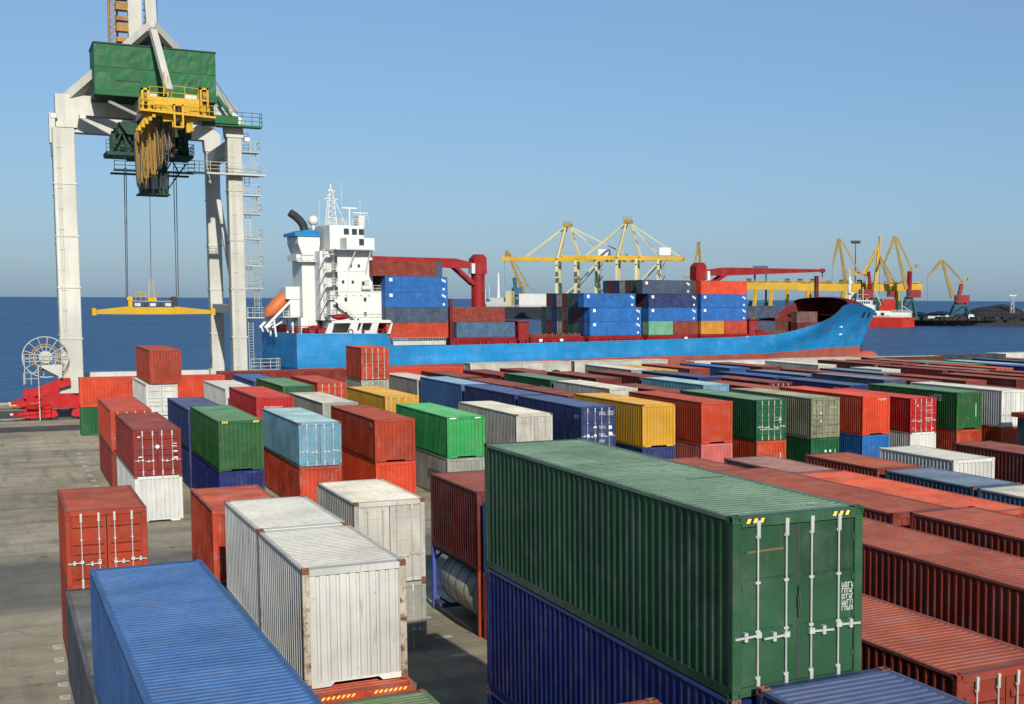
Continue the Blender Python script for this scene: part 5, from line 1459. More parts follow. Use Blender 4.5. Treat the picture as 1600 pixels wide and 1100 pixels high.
# masts and aerials on the monkey island
b = MB()
for dx, dy in ((-.9, -.7), (.9, -.7), (.9, .7), (-.9, .7)): b.bar((-49.6 + dx, 10 + dy, 26.0), (-49.6 + dx * .3, 10 + dy * .3, 33.0), .14)
for k in range(6):
    z = 26.6 + k * 1.05; f_ = 1 - .7 * (z - 26) / 7
    b.bar((-49.6 - .9 * f_, 10 - .7 * f_, z), (-49.6 + .9 * f_, 10 - .7 * f_, z + .9), .07); b.bar((-49.6 - .9 * f_, 10 - .7 * f_, z), (-49.6 + .9 * f_, 10 - .7 * f_, z), .07)
b.bar((-50.9, 10, 31.2), (-48.3, 10, 31.2), .12); b.tube((-49.6, 10, 33), (-49.6, 10, 34.0), .12, 6); b.box(-50.3, -48.9, 9.6, 10.4, 32.6, 32.75); b.bar((-48.9, 10, 31), (-46.9, 10, 26.2), .12)
SP('radar_mast', b, wht)
b = MB().tube((-46.8, 8, 26), (-46.8, 8, 29.4), .14, 8).bar((-48.2, 8, 29.5), (-45.4, 8, 29.5), .18, .22)
SP('radar_scanner', b, wht)
b = MB().bbox(-45.7, -44.6, 6, 9, 26.0, 28.0, .05).bar((-46.6, 7, 28.6), (-43.6, 7, 28.6), .12, .2).tube((-45.1, 7, 28), (-45.1, 7, 28.6), .1, 6).rail([(-46.6, 6, 26.9), (-43.9, 6, 26.9)], 1.2, .04, .6)
for px, zt_ in ((-52.1, 31), (-47.9, 34.5), (-44.4, 31.5)): b.tube((px, 9, 26), (px, 9, zt_), .035, 5)
SP('aerials', b, wht)
# poop: slanted white pillars with openings
b = MB()
z0, z1 = 5.9, 8.38
b.box(-53.3, -42.2, -.55, -.25, 7.95, z1)
for s, w_ in ((-54.6, 1.2), (-50.6, 1.7), (-48.6, .5), (-46.6, 1.5), (-43.0, .55)):
    b.prism([(s, z0), (s + w_, z0), (s + w_ + .55, 8.0), (s + .85, 8.0)], -.55, -.25)
b.box(-49.0, -45.2, -.54, -.26, z0, 6.55)
b.box(-52.6, -42.4, -.24, 20.5, z1 + .003, z1 + .1)
SP('poop_screen', b, wht, fix=True)
SP('poop_house', MB().bbox(-52.4, -43.4, 3.2, 19, 5.2, 8.3, .05), M['galv'])
for s in (-49.9, -47.6, -44.4):
    b = MB()
    n = 16
    pts = [Vector((s + .42 * math.cos(2 * math.pi * i / n), -.62, 6.35 + .42 * math.sin(2 * math.pi * i / n))) for i in range(n + 1)]
    SP('life_ring' if s != -47.6 else 'fire_box', b.path(pts, .1, 6) if s != -47.6 else MB().bbox(s - .25, s + .25, -.75, -.56, 6.0, 6.8, .03), 'deck_red')
# stern gear and free-fall lifeboat
b = MB().rail([(-59.2, TC - 10.8, 6.2), (-59.2, TC + 10.8, 6.2)], 1.2, .05, 1.6, mid=3).rail([(-59.2, TC - 10.9, 6.2), (-54.8, TC - 11.2, 6.2)], 1.2, .05, 1.2, mid=3)
SP('stern_rail', b, 'deck_red')
b = MB()
for s, y in ((-57.6, 1.5), (-56.4, 3.5), (-57.8, 6), (-56.0, 1.6), (-58.2, 14), (-57.8, 18)): b.bbox(s, s + 1.2, y, y + 1.5, 5.2, 7.1 + .4 * math.sin(s * 3), .1)
b.tube((-55.6, .8, 6.3), (-53.9, .8, 6.3), .8, 14); b.tube((-57.2, .9, 6.2), (-56.4, .9, 6.2), .9, 14)
SP('mooring_winch', b, 'deck_red')
d0, d1 = Vector((-61.6, 12.0, 8.9)), Vector((-57.6, 12.0, 13.2))
ax = (d1 - d0).normalized()
b = MB(); n = 12; vs = []; fs = []
side_ = Vector((0, 1, 0)); up_ = ax.cross(side_) * -1
prof = [(0, .15), (.08, .75), (.25, 1.25), (.55, 1.35), (.8, 1.25), (.95, .95), (1.0, .3)]
for t, rr in prof:
    for i in range(n):
        a_ = 2 * math.pi * i / n
        vs.append(d0.lerp(d1, t) + side_ * (rr * 1.1 * math.cos(a_)) + up_ * (rr * .95 * math.sin(a_)))
for j in range(len(prof) - 1):
    for i in range(n): fs.append((j * n + i, (j + 1) * n + i, (j + 1) * n + (i + 1) % n, j * n + (i + 1) % n))
lb = b.add(vs, fs).build('lifeboat', M['lifeboat'], None, smooth=True)
bpy.context.view_layer.update()
lb.matrix_world = ship.matrix_world.copy()
tag(lb, 'orange free-fall lifeboat tilted on its ramp at the ship stern', 'lifeboat')
b = MB()
for y in (10.3, 13.7):
    b.bar((-62.2, y, 7.0), (-57.0, y, 12.4), .3, .4); b.bar((-62.0, y, 7.2), (-61.6, y, 6.2), .25); b.bar((-60.6, y, 8.6), (-60.2, y, 5.3), .3); b.bar((-60.9, y, 7.0), (-57.2, y, 9.2), .25); b.bar((-57.2, y, 5.2), (-57.2, y, 12.4), .4)
b.bbox(-58.4, -55.0, 9.8, 14.2, 12.3, 14.6, .1); b.box(-57.6, -55.2, 10, 14, 9.0, 12.4); b.box(-59.4, -56.6, 8.2, 15.6, 8.9, 9.05); b.rail([(-59.4, 8.2, 9.05), (-56.6, 8.2, 9.05)], 1.0, .04, .8); b.bbox(-57.6, -56.3, 3.6, 5.4, 5.2, 8.9, .05)
SP('lifeboat_ramp', b, wht)
b = MB()
b.sphere((-51.6, -.2, 9.1), 1.0, 12, 8, 1.7, .7, .55)
SP('rescue_boat', b, 'deck_red', smooth=True)
SP('boat_davit', MB().bar((-52.4, .2, 12.2), (-48.2, -.1, 9.0), .32, .5).bar((-48.2, -.1, 9.0), (-47.8, 1.5, 8.4), .3), wht)
# deck cranes
def deck_crane(s, ztop, s_tip, z_tip, rad):
    dm = 'deck_red'
    t = SP('deck_crane', MB().tube((s, TC, 3), (s, TC, ztop - 3.2), rad, 20).tube((s, TC, ztop - 3.2), (s, TC, ztop - 3.0), rad * 1.12, 20).prism([(s - rad * 1.05, ztop - 3.0), (s + rad * 1.05, ztop - 3.0), (s + rad * 1.0, ztop + .2), (s + rad * .5, ztop + .9), (s - rad * .3, ztop + .9), (s - rad * 1.0, ztop)], TC - rad, TC + rad), dm)
    sg = 1 if s_tip > s else -1
    r1 = s + sg * rad
    for dy in (-.9, .9):
        b = MB().bar((r1 - sg * .4, TC + dy, ztop - 1.4), (lerp(s, s_tip, .2), TC + dy, ztop - 1.0), .35, 1.0, h2=1.9)
        b.bar((lerp(s, s_tip, .2), TC + dy, ztop - 1.0), (s_tip, TC + dy * .6, z_tip), .35, 1.9, h2=.6)
        b.build('jib', M[dm], t)
    b = MB()
    for dy in (-.9, .9): b.bar((r1 - sg * .3, TC + dy, ztop - 5.2), (lerp(s, s_tip, .2), TC + dy, ztop - 1.6), .3, .7)
    for k in range(7): b.bar((lerp(r1, s_tip, k / 7), TC - .9, lerp(ztop - 1.2, z_tip, k / 7)), (lerp(r1, s_tip, (k + .8) / 7), TC + .9, lerp(ztop - 1.2, z_tip, (k + .8) / 7)), .2, .4)
    b.build('jib_brace', M[dm], t)
    MB().bbox(r1 - (0 if sg > 0 else .7), r1 + (.7 if sg > 0 else 0), TC - rad - .5, TC - .3, ztop - 3.0, ztop - 1.0, .05).build('crane_cab', wht, t)
    MB().tube((s_tip, TC - .6, z_tip), (s_tip, TC + .6, z_tip), .5, 12).bar((s_tip, TC, z_tip), (s_tip, TC, z_tip - 1.6), .2).build('jib_head', M['maroon_deck'], t)
    return t
deck_crane(-19.7, 20.6, -46, 20.4, 1.35)
deck_crane(33.6, 20.0, 69.4, 19.7, 1.35)
SP('jib_rest', MB().tube((67.6, TC, 13.3), (67.6, TC, 18.4), .55, 10), 'maroon_deck')

# -------- the boxes on deck
GS = 'containers on the ship deck'
def ship_box(s, t_, z, size, col, label, H=HH, marks=False):
    L = LEN[size]
    o = mobj('shipping_container', me_far(L, H), cmat(col)[0], None)
    o.matrix_world = ship.matrix_world @ Matrix.Translation((s + L / 2, t_ + CW / 2, z)) @ Matrix.Rotation(-math.pi / 2, 4, 'Z')
    tag(o, label, 'container', GS)
    if marks:
        b = MB().add([(0, -L / 2 + .75, H - .95), (0, -L / 2 + 1.35, H - .95), (0, -L / 2 + 1.35, H - .35), (0, -L / 2 + .75, H - .35)], [(0, 1, 2, 3)])
        b.add([(0, L / 2 - 1.0, .35), (0, L / 2 - .6, .35), (0, L / 2 - .6, .75), (0, L / 2 - 1.0, .75)], [(0, 1, 2, 3)])
        for k in range(4): b.add([(0, L / 2 - 1.2 + .22 * k, H - .8 - .12 * k), (0, L / 2 - 1.05 + .22 * k, H - .8 - .12 * k), (0, L / 2 - 1.05 + .22 * k, H - .35 - .1 * k), (0, L / 2 - 1.2 + .22 * k, H - .35 - .1 * k)], [(0, 1, 2, 3)])
        mobj('logo_marks', b.mesh('logo_marks'), M['whitemark'], o, (CW / 2 + .004, 0, 0))
    return o
ZD = 5.02
TIER = ['lowest', 'second', 'third', 'fourth', 'fifth']
PIT_ = 2.5
dull = ['slate', 'maroon', 'brown', 'navy', 'teal', 'grey', 'slate', 'dusty', 'navy', 'green']
rnd = random.Random(5)
def bay(name, s, tiers, cols=9, show=None):
    """tiers: list of (list of near-side boxes, number of columns, column offset)"""
    for i, (near, nc, ds, off) in enumerate(tiers):
        z = ZD + i * (HH + .02)
        for c in range(nc):
            tcol = c + off
            if show and c > 0 and not show(i, c): continue
            if c == 0:
                s2 = s + ds
                for col, size, mk_ in near:
                    ship_box(s2, tcol * PIT_, z, size, col, '%s container in %s tier of %s, on near side' % (col.replace('_', ' '), TIER[i], name) if len(near) == 1 else '%s short container in %s tier of %s, near side' % (col.replace('_', ' '), TIER[i], name), HH, mk_)
                    s2 += LEN[size] + .1
            else:
                col = dull[(c * 3 + i * 5 + len(name)) % len(dull)]
                ship_box(s + (ds if False else 0), tcol * PIT_, z, '40', col, '%s container, %s column from near side, %s tier of %s' % (col.replace('_', ' '), ORD[c + 1], TIER[i], name), HH)
R4 = lambda col, mk_=True: [(col, '40', mk_)]
bay('middle bay', -.1, [(R4('royal_blue'), 9, 0, 0), (R4('royal_blue'), 9, 0, 0), (R4('royal_blue'), 8, -1.4, 0)])
bay('bay aft of second deck crane', 13.9, [([('mint', '20', False), ('brick', '20', False)], 3, 0, 0), (R4('royal_blue'), 3, 0, 0), (R4('navy'), 4, 0, 0), (R4('slate'), 8, -1.5, 0)])
bay('bay below second deck crane', 27.1, [([('amber', '20', False), ('coral', '20', False)], 2, 0, 0), (R4('royal_blue'), 2, 0, 0), (R4('royal_blue'), 3, 0, 0), (R4('scarlet', False), 4, 0, 0)])
bay('bay by the white bridge', -43.0, [(R4('coral', False), 2, 0, 0), (R4('slate', False), 2, 0, 0), (R4('royal_blue'), 3, 0, 0), (R4('royal_blue'), 4, 0, 0), (R4('brick', False), 5, -2.3, 0)])
bay('low bay by first deck crane', -29.1, [(R4('steel_blue', False), 2, 0, 0), (R4('brick', False), 2, -1.0, 1.0)])
for s, t_, z, size, col, lab in ((56.6, 4.4, 7.25, '20', 'dusty', 'sand-brown short container under the bow hood'), (50, 14, 5.0, '20', 'slate', 'slate short container before the bow hood, far side'), (44, 15, 5.0, '20', 'teal', 'teal short container on foredeck, far side, lower'), (44, 15, 7.95, '20', 'maroon', 'maroon short container on foredeck, far side, upper'),
                                 (45.5, 6, 5.0, '20', 'slate', 'dark slate short container on foredeck amid the far boxes'), (51.5, 8, 5.0, '20', 'brown', 'brown short container on foredeck before the hood'), (56.6, 4.4, 4.65, '20', 'maroon', 'maroon short container carrying the sand-brown one under the bow hood'), (50.5, 20, 8.2, '40', 'slate', 'slate long container high on foredeck, far side')):
    ship_box(s, t_, z, size, col, lab, HS if size == '20' else HH)
ship_box(61.8, 9.4, 5.0, '20', 'orange', 'orange short container deep under the bow hood', HS)
SP('cell_guide', MB().bar((41.0, 16, 3), (41.0, 16, 12.5), .5).bar((43.2, 16, 3), (43.2, 16, 12.5), .5).bar((41, 20, 3), (41, 20, 12.5), .5).bar((41.0, 16, 12.4), (41, 20, 12.4), .4).bar((41, 16, 9), (43.2, 16, 9), .3).rail([(41, 15, 9), (41, 22, 9)], 1.2, .06, 1.0), 'dark')
SP('cell_guide', MB().bar((-30.3, -.1, 3), (-30.3, -.1, 12.5), .6).bar((-30.3, 5, 3), (-30.3, 5, 12.5), .6).box(-30.5, -30.1, 0, 22, 3, 8.2), 'maroon_deck')
# ------------------------------------------------------------------ across the water
M['coal'] = plain('coal', (0.022, 0.022, 0.024, 1), .9, 0, .2, .4, .15)
M['pier'] = plain('old_pier', (0.032, 0.03, 0.028, 1), .9, 0, .2, .4, .08)
M['sand'] = plain('sand_heap', (0.36, 0.25, 0.19, 1), .9, 0, .2, .3, .1)
M['far_yellow'] = paint('far_crane_yellow', rgb(238, 190, 52, .5), .5, .4, .2, .2)
M['far_cream'] = paint('far_crane_cream', rgb(232, 222, 168, .5), .5, .3, .1, .2)
M['far_gold'] = paint('far_jib_gold', rgb(190, 158, 78, .5), .5, .5, .3, .3)
M['far_red'] = paint('far_red', rgb(168, 48, 52, .5), .5, .4, .2, .2)
M['far_green'] = paint('far_portal_green', rgb(58, 110, 104, .5), .55, .4, .2, .2)
M['far_blue'] = paint('far_blue', rgb(70, 120, 150, .5), .5, .3, .1, .2)
M['far_dark'] = plain('far_dark_hull', (0.018, 0.022, 0.03, 1), .5)
M['tanker_red'] = paint('tanker_red', rgb(226, 58, 38, .45), .45, .3, .05, .2)
rdir, fdir = Vector((_r.x, _r.y, 0)), Vector((math.sin(YAW), math.cos(YAW), 0))
# the pier: a long low quay running away behind the ship
def gp_(px, D, z=0.0):
    p = at(px, 470, D); return Vector((p.x, p.y, z))
e = [gp_(1760, 760), gp_(1420, 790), gp_(1180, 830), gp_(1000, 870), gp_(900, 900), gp_(880, 1000), gp_(1050, 1020), gp_(1300, 960), gp_(1760, 930)]
b = MB(); n = len(e)
b.add([(p.x, p.y, -6) for p in e] + [(p.x, p.y, 1.2) for p in e], [tuple(range(n, 2 * n))[::-1]] + [(i, (i + 1) % n, n + (i + 1) % n, n + i) for i in range(n)])
tag(b.build('far_pier', M['pier'], fix=True), kind='structure')
def heap(px0, px1, D, h, m, label, name='coal_heap', seed=1, dep=40):
    rnd = random.Random(seed)
    a, c = gp_(px0, D), gp_(px1, D)
    nu, nv = 36, 12; vs = []; fs = []
    ph = [rnd.uniform(0, 6) for _ in range(6)]
    for j in range(nv + 1):
        for i in range(nu + 1):
            u, v = i / nu, j / nv
            prof = (math.sin(math.pi * min(1, max(0, u))) ** 1.3) * math.sin(math.pi * v) ** .8
            z = h * prof * (.9 + .07 * math.sin(7 * u + ph[0]) + .05 * math.sin(15 * u + ph[1] + 3 * v)) + rnd.uniform(-.12, .12) * (prof > .1)
            p = a.lerp(c, u) + fdir * (dep * (v - .0) + rnd.uniform(-1, 1))
            vs.append((p.x, p.y, 1.1 + max(-.2, z)))
    for j in range(nv):
        for i in range(nu): fs.append((j * (nu + 1) + i, j * (nu + 1) + i + 1, (j + 1) * (nu + 1) + i + 1, (j + 1) * (nu + 1) + i))
    o = MB().add(vs, fs).build(name, M[m]); return tag(o, label, 'heap')
heap(1425, 1545, 800, 5.2, 'coal', 'long low black coal heap left of the big mound', seed=2, dep=60)
heap(1500, 1645, 790, 11.0, 'coal', 'tall black coal mound at right end of the far pier', seed=3, dep=70)
heap(1575, 1720, 840, 12.5, 'sand', 'pink-brown sand heap behind the coal at right edge', 'sand_heap', 5)
heap(1380, 1480, 815, 5.0, 'coal', 'small dark coal heap beside the red cargo ship', seed=9)
rnd = random.Random(31)
b = MB()
for k in range(150):
    p = gp_(rnd.uniform(1425, 1640), rnd.uniform(776, 788)); h_ = rnd.uniform(.5, 2.4); w_ = rnd.uniform(.8, 3)
    b.box(p.x - w_, p.x + w_, p.y - 1, p.y + 1, 1.1, 1.2 + h_)
tag(b.build('pier_rubble', M['coal']), 'dark rubble and gear strewn along the far pier edge', 'rubble', kind='stuff')
for k, (px, py, D, w_, h_) in enumerate(((1517, 502, 783, 3.4, 2.9), (1467, 486, 790, 2.2, 2.0))):
    p = at(px, py + h_ * 1.2, D)
    t = MB().bbox(-w_ / 2, w_ / 2, -1.5, 1.5, 0, h_, .1).prism([(-w_ / 2 - .2, h_), (w_ / 2 + .2, h_), (0, h_ + .6)], -1.7, 1.7)
    tag(t.build('site_hut', M['ship_white'], None, (p.x, p.y, 1.3), (0, 0, -YAW), fix=True), ('small white hut at foot of the big coal mound', 'tiny white hut on the coal left of the right harbour crane')[k], 'hut')
p = gp_(1463, 781)
t = MB().bbox(-5, 5, -1.2, 1.2, .7, 2.4, .1).bbox(5.2, 7.4, -1.2, 1.2, .7, 3.0, .2)
for x in (-4, -2.6, 3.6, 6.2): t.tube((x, -1.2, .55), (x, 1.2, .55), .55, 10)
tag(t.build('lorry', M['galv'], None, (p.x, p.y, 1.2), (0, 0, -YAW)), 'pale lorry parked on the far pier edge', 'lorry')

# luffing harbour cranes: points are (metres along the picture plane, height), taken at the crane's own distance
def harbour_crane(px, D, label, base, pts, house_m='far_red', jib_m='far_gold', house=None, tower=None, portal_w=9.0):
    """pts: foot of jib, head of jib, tip of fly jib, tail of fly jib, tower top - in photograph pixels"""
    o = gp_(px, D, 1.2)
    t = tag(empty('harbour_crane', o, -YAW), label, 'crane', 'luffing cranes on the far pier')
    sc = D / F_PX
    def q(p): return Vector(((p[0] - px) * sc, 0, (at(p[0], p[1], D).z - 1.2)))
    zb = q((px, base)).z
    hw = portal_w / 2
    for sx in (-1, 1):
        for sy in (-1, 1):
            MB().bar((sx * hw, sy * hw, 0), (sx * hw * .45, sy * hw * .45, zb), 1.1, 1.1, w2=.9, h2=.9).build('portal_leg', M['far_green'], t)
    b = MB().box(-hw * .6, hw * .6, -hw * .6, hw * .6, zb - .9, zb)
    for sy in (-1, 1): b.bar((-hw, sy * hw, 1), (hw, sy * hw, 1), .9, 1.2); b.bar((-hw, sy * hw, 1.5), (hw * .5, sy * hw * .5, zb - .5), .4)
    b.build('portal_frame', M['far_green'], t)
    MB().tube((0, 0, zb), (0, 0, zb + 1.2), hw * .55, 16).build('slewing_ring', M['dark'], t)
    h0, h1 = q(house[0]), q(house[1])
    hs_ = MB().bbox(min(h0.x, h1.x), max(h0.x, h1.x), -3.2, 3.2, min(h0.z, h1.z), max(h0.z, h1.z), .15).build('machinery_house', M[house_m], t)
    MB().box(min(h0.x, h1.x) + .4, min(h0.x, h1.x) + 1.8, -3.3, -3.18, min(h0.z, h1.z) + 1.0, max(h0.z, h1.z) - .8).build('window', M['glass'], hs_)
    tw0, tw1 = q(tower[0]), q(tower[1])
    b = MB()
    for dy in (-1.4, 1.4): b.bar((tw0.x, dy, tw0.z), (tw1.x, dy * .7, tw1.z), tower[2], tower[2] * .8)
    for k in range(4):
        f0, f1 = k / 4, (k + 1) / 4
        b.bar((lerp(tw0.x, tw1.x, f0), -1.4, lerp(tw0.z, tw1.z, f0)), (lerp(tw0.x, tw1.x, f1), 1.4, lerp(tw0.z, tw1.z, f1)), .3)
    b.build('tower', M[house_m], t)
    foot, head, tip, tail, tt = [q(p) for p in pts]
    b = MB()
    for dy in (-1.3, 1.3): b.bar(foot + Vector((0, dy, 0)), head + Vector((0, dy * .4, 0)), .9, 2.1, w2=.6, h2=1.2)
    for k in range(9):
        f0, f1 = k / 9, (k + 1) / 9
        b.bar(foot.lerp(head, f0) + Vector((0, -1.3 + .9 * f0, 0)), foot.lerp(head, f1) + Vector((0, 1.3 - .9 * f1, 0)), .28)
    b.build('jib', M[jib_m], t)
    b = MB()
    for dy in (-.6, .6):
        b.bar(head + Vector((0, dy, 0)), tip + Vector((0, dy * .4, 0)), .6, 2.0, w2=.4, h2=.9)
        b.bar(head + Vector((0, dy, 0)), tail + Vector((0, dy, 0)), .5, 1.1, w2=.4, h2=.7)
        m_ = head.lerp(foot, .22); b.bar(m_ + Vector((0, dy, 0)), head.lerp(tip, .45) + Vector((0, dy, 0)), .35)
    b.build('fly_jib', M[jib_m], t)
    b = MB()
    for dy in (-.7, .7): b.bar(tail + Vector((0, dy, 0)), tt + Vector((0, dy, 0)), .5, .9)
    b.bar(tt, q((tower[1][0], tower[1][1])), .5, .8); b.bar(tt, foot.lerp(head, .3), .35)
    b.build('tie_rod', M[jib_m], t)
    cw = tt + (tt - foot.lerp(head, .3)).normalized() * 4.0
    MB().bar(tt, cw, .5, .7).bbox(cw.x - 1.0, cw.x + 1.0, -1.2, 1.2, cw.z - .8, cw.z + .7, .1).build('counterweight', M[jib_m], t)
    MB().tube(tip, Vector((tip.x, 0, tip.z - 18)), .08, 5).build('hoist_rope', M['rope'], t)
    return t
harbour_crane(1325, 800, 'yellow harbour crane with bent jib, leftmost by the white foremast', 470,
              [(1322, 446), (1310, 373), (1300, 416), (1317, 380), (1343, 428)], house=((1316, 455), (1338, 466)), tower=((1331, 456), (1326, 420), 1.2), house_m='far_cream')
harbour_crane(1364, 790, 'dark-towered harbour crane with steep yellow jib, second from left', 468,
              [(1367, 452), (1374, 370), (1374, 414), (1371, 388), (1347, 428)], house=((1342, 452), (1364, 466)), tower=((1360, 455), (1357, 424), 1.6), jib_m='far_yellow')
harbour_crane(1420, 780, 'red-towered harbour crane with wide yellow jib, nearest the red ship', 467,
              [(1416, 452), (1397, 370), (1381, 412), (1402, 373), (1424, 420)], house=((1417, 453), (1438, 465)), tower=((1420, 456), (1421, 424), 2.2))
harbour_crane(1372, 850, 'small rusty harbour crane behind the yellow gantry beam', 470,
              [(1394, 448), (1368, 392), (1350, 430), (1372, 396), (1398, 440)], house=((1386, 450), (1402, 464)), tower=((1394, 454), (1394, 442), 1.2))
harbour_crane(1500, 790, 'lone harbour crane with raised jib standing on the coal pier', 476,
              [(1489, 466), (1471, 407), (1449, 432), (1474, 408), (1504, 440)], house=((1492, 461), (1514, 473)), tower=((1496, 472), (1502, 444), 2.4), portal_w=13)
harbour_crane(808, 1010, 'small yellow harbour crane with a teal cabin behind the black ship', 463,
              [(818, 458), (793, 392), (789, 410), (797, 396), (826, 448)], house=((801, 449), (817, 461)), tower=((806, 452), (804, 434), 2.2), house_m='far_blue')
harbour_crane(1090, 840, 'slim yellow harbour crane rising behind the ship deck crane', 468,
              [(1096, 452), (1092, 378), (1088, 400), (1091, 384), (1080, 432)], house=((1078, 440), (1088, 462)), tower=((1084, 452), (1082, 438), 1.2), house_m='far_green')

# two ship-to-shore gantry cranes
def sts_crane(pxs, D, label, apex, boom0, boom1, yb, legs, back, mh):
    o = gp_(pxs, D, 1.2)
    t = tag(empty('ship_to_shore_crane', o, -YAW), label, 'crane', 'pale yellow quay cranes behind the ship')
    sc = D / F_PX
    def q(px, py): return Vector(((px - pxs) * sc, 0, at(px, py, D).z - 1.2))
    zb = q(pxs, yb).z
    b0, b1 = q(boom0, yb), q(boom1, yb)
    for dy in (-4, 4):
        MB().bar((b0.x, dy, zb), (b1.x, dy, zb - .5), 1.5, 2.6).build('boom_girder', M['far_yellow'], t)
    b = MB()
    for k in range(9): b.bar((lerp(b0.x, b1.x, k / 8), -4, zb), (lerp(b0.x, b1.x, k / 8), 4, zb), 1.2, 1.6)
    b.build('boom_tie', M['far_yellow'], t)
    ap = q(*apex)
    for px in legs:
        x = q(px, yb).x
        for dy in (-9, 9):
            MB().bar((x, dy, 0), (x, dy * .62, zb - 1), 2.0, 2.0, w2=1.6, h2=1.6).build('leg', M['far_cream'], t)
        MB().bar((x, -9, 10), (x, 9, 10), 1.6, 2.2).bar((x, -8, zb - 3), (x, 8, zb - 3), 1.6, 2.2).bar((x, -8.6, 11), (x, 6, zb - 4), .7).build('leg_brace', M['far_cream'], t)
    x0, x1 = q(legs[0], yb).x, q(legs[-1], yb).x
    b = MB()
    for dy in (-8.8, 8.8): b.bar((x0, dy, 9), (x1, dy, 9), 1.2, 2.0); b.bar((x0, dy, 10), (lerp(x0, x1, .5), dy * .85, zb * .55), .8); b.bar((lerp(x0, x1, .5), dy * .85, zb * .55), (x1, dy * .8, zb - 3), .8)
    b.build('portal_brace', M['far_cream'], t)
    for dx, dy in ((-2.2, -4), (-2.2, 4)):
        x = q(legs[0], yb).x
        MB().bar((x, dy * 1.4, zb), (ap.x - 1, dy * .5, ap.z), 1.1, 1.3).bar((x1 * .55 + x0 * .45, dy * 1.3, zb), (ap.x + 1, dy * .5, ap.z), .8, .9).build('pylon', M['far_cream'], t)
    MB().bbox(ap.x - 2.6, ap.x + 2.6, -3.4, 3.4, ap.z - 1.0, ap.z + 1.2, .2).rail([(ap.x - 2.6, -3.4, ap.z + 1.2), (ap.x + 2.6, -3.4, ap.z + 1.2)], 1.6, .12, 1.0).build('masthead', M['far_gold'], t)
    b = MB()
    for dy in (-4, 4):
        b.bar((ap.x, dy * .6, ap.z), (lerp(b0.x, q(legs[0], yb).x, .42), dy, zb + 1), .7)
        b.bar((ap.x, dy * .6, ap.z), (q(back, yb).x, dy, zb + 1), .7)
        b.bar((ap.x, dy * .6, ap.z), (lerp(ap.x, q(back, yb).x, .6), dy, zb + 1), .5)
    b.build('stay', M['far_cream'], t)
    m0, m1 = q(mh[0], yb), q(mh[1], yb)
    MB().bbox(m0.x, m1.x, -5, 5, zb + 1.4, zb + 6.4, .2).build('machinery_house', M['ship_white'], t)
    b = MB()
    xs = q(legs[-1], yb).x
    for k in range(7):
        z = 5 + k * (zb - 8) / 7
        b.bar((xs + 2, -9, z), (xs + 4.5 - 5 * (k % 2), -9, z + (zb - 8) / 7), .7, .5); b.box(xs + 1, xs + 4.6, -9.8, -8.2, z - .2, z)
    b.build('stairway', M['far_green'], t)
    return t
sts_crane(905, 880, 'pale yellow quay crane with long boom, left of the pair', (888, 353), 786, 1005, 405, (873, 902, 934), 990, (936, 953))
sts_crane(1000, 850, 'pale yellow quay crane with white machine house, right of the pair', (982, 347), 880, 1068, 403, (966, 996, 1030), 1062, (1031, 1049))
# rail-mounted yellow gantry beams
def yard_gantry(px0, px1, py, D, label, legs, seed):
    o = gp_((px0 + px1) / 2, D, 1.2)
    t = tag(empty('yard_gantry', o, -YAW), label, 'crane')
    sc = D / F_PX; mid = (px0 + px1) / 2
    z = at(mid, py, D).z - 1.2
    for dy in (-3, 3): MB().bbox((px0 - mid) * sc, (px1 - mid) * sc, dy - .7, dy + .7, z - 2.2, z + 2.2, .1).build('bridge_girder', M['far_yellow'], t)
    for px in legs:
        for dy in (-6, 6): MB().bar(((px - mid) * sc, dy, 0), ((px - mid) * sc + 1.5, dy * .6, z - 2.2), 1.6, 1.6).build('leg', M['far_yellow'], t)
    b = MB(); rnd = random.Random(seed)
    for k in range(7):
        x = lerp((px0 - mid) * sc, (px1 - mid) * sc, (k + .5) / 7)
        b.box(x - 3, x + 3, -3, 3, z + 2.25, z + 2.6)
        if rnd.random() < .5: b.box(x - 1.5, x + 1.5, -2, 2, z + 2.6, z + 4.5)
    b.build('trolley', M['far_dark'], t)
    MB().rail([((px0 - mid) * sc, -3.7, z + 2.2), ((px1 - mid) * sc, -3.7, z + 2.2)], 1.3, .1, 3).build('guard_rail', M['far_yellow'], t)
yard_gantry(1160, 1300, 447, 820, 'yellow gantry beam behind the ship, left one', (1177, 1202, 1227, 1262), 1)
yard_gantry(1245, 1440, 449, 800, 'long yellow gantry beam behind the ship bow', (1258, 1314, 1346, 1398), 2)
p = gp_(1336, 810, 1.2)
zt_ = at(1336, 381, 810).z
b = MB().tube((0, 0, 0), (0, 0, zt_), .5, 8, .22).box(-2.6, 2.6, -1, 1, zt_ - 1.2, zt_ - .4).box(-3.0, 3.0, -1.2, 1.2, zt_ - .4, zt_ + .6)
tag(b.build('floodlight_mast', M['far_dark'], None, p, (0, 0, -YAW)), 'tall thin floodlight mast between the harbour cranes', 'light mast')
p = gp_(1582, 800, 1.2)
zt_ = at(1582, 466, 800).z
b = MB().bar((-1.2, -1, 0), (-.5, -.4, zt_), .35).bar((1.2, -1, 0), (.5, -.4, zt_), .35).bar((1.2, 1, 0), (.5, .4, zt_), .35).bar((-1.2, 1, 0), (-.5, .4, zt_), .35).box(-2.2, 2.2, -1, 1, zt_, zt_ + .8)
for k in range(5): b.bar((-1.2 + .14 * k, -1, zt_ * k / 5), (1.1 - .14 * k, -1, zt_ * (k + 1) / 5), .2)
tag(b.build('beacon_tower', M['galv'], None, p, (0, 0, -YAW)), 'small lattice beacon tower on the coal mound at far right', 'beacon')

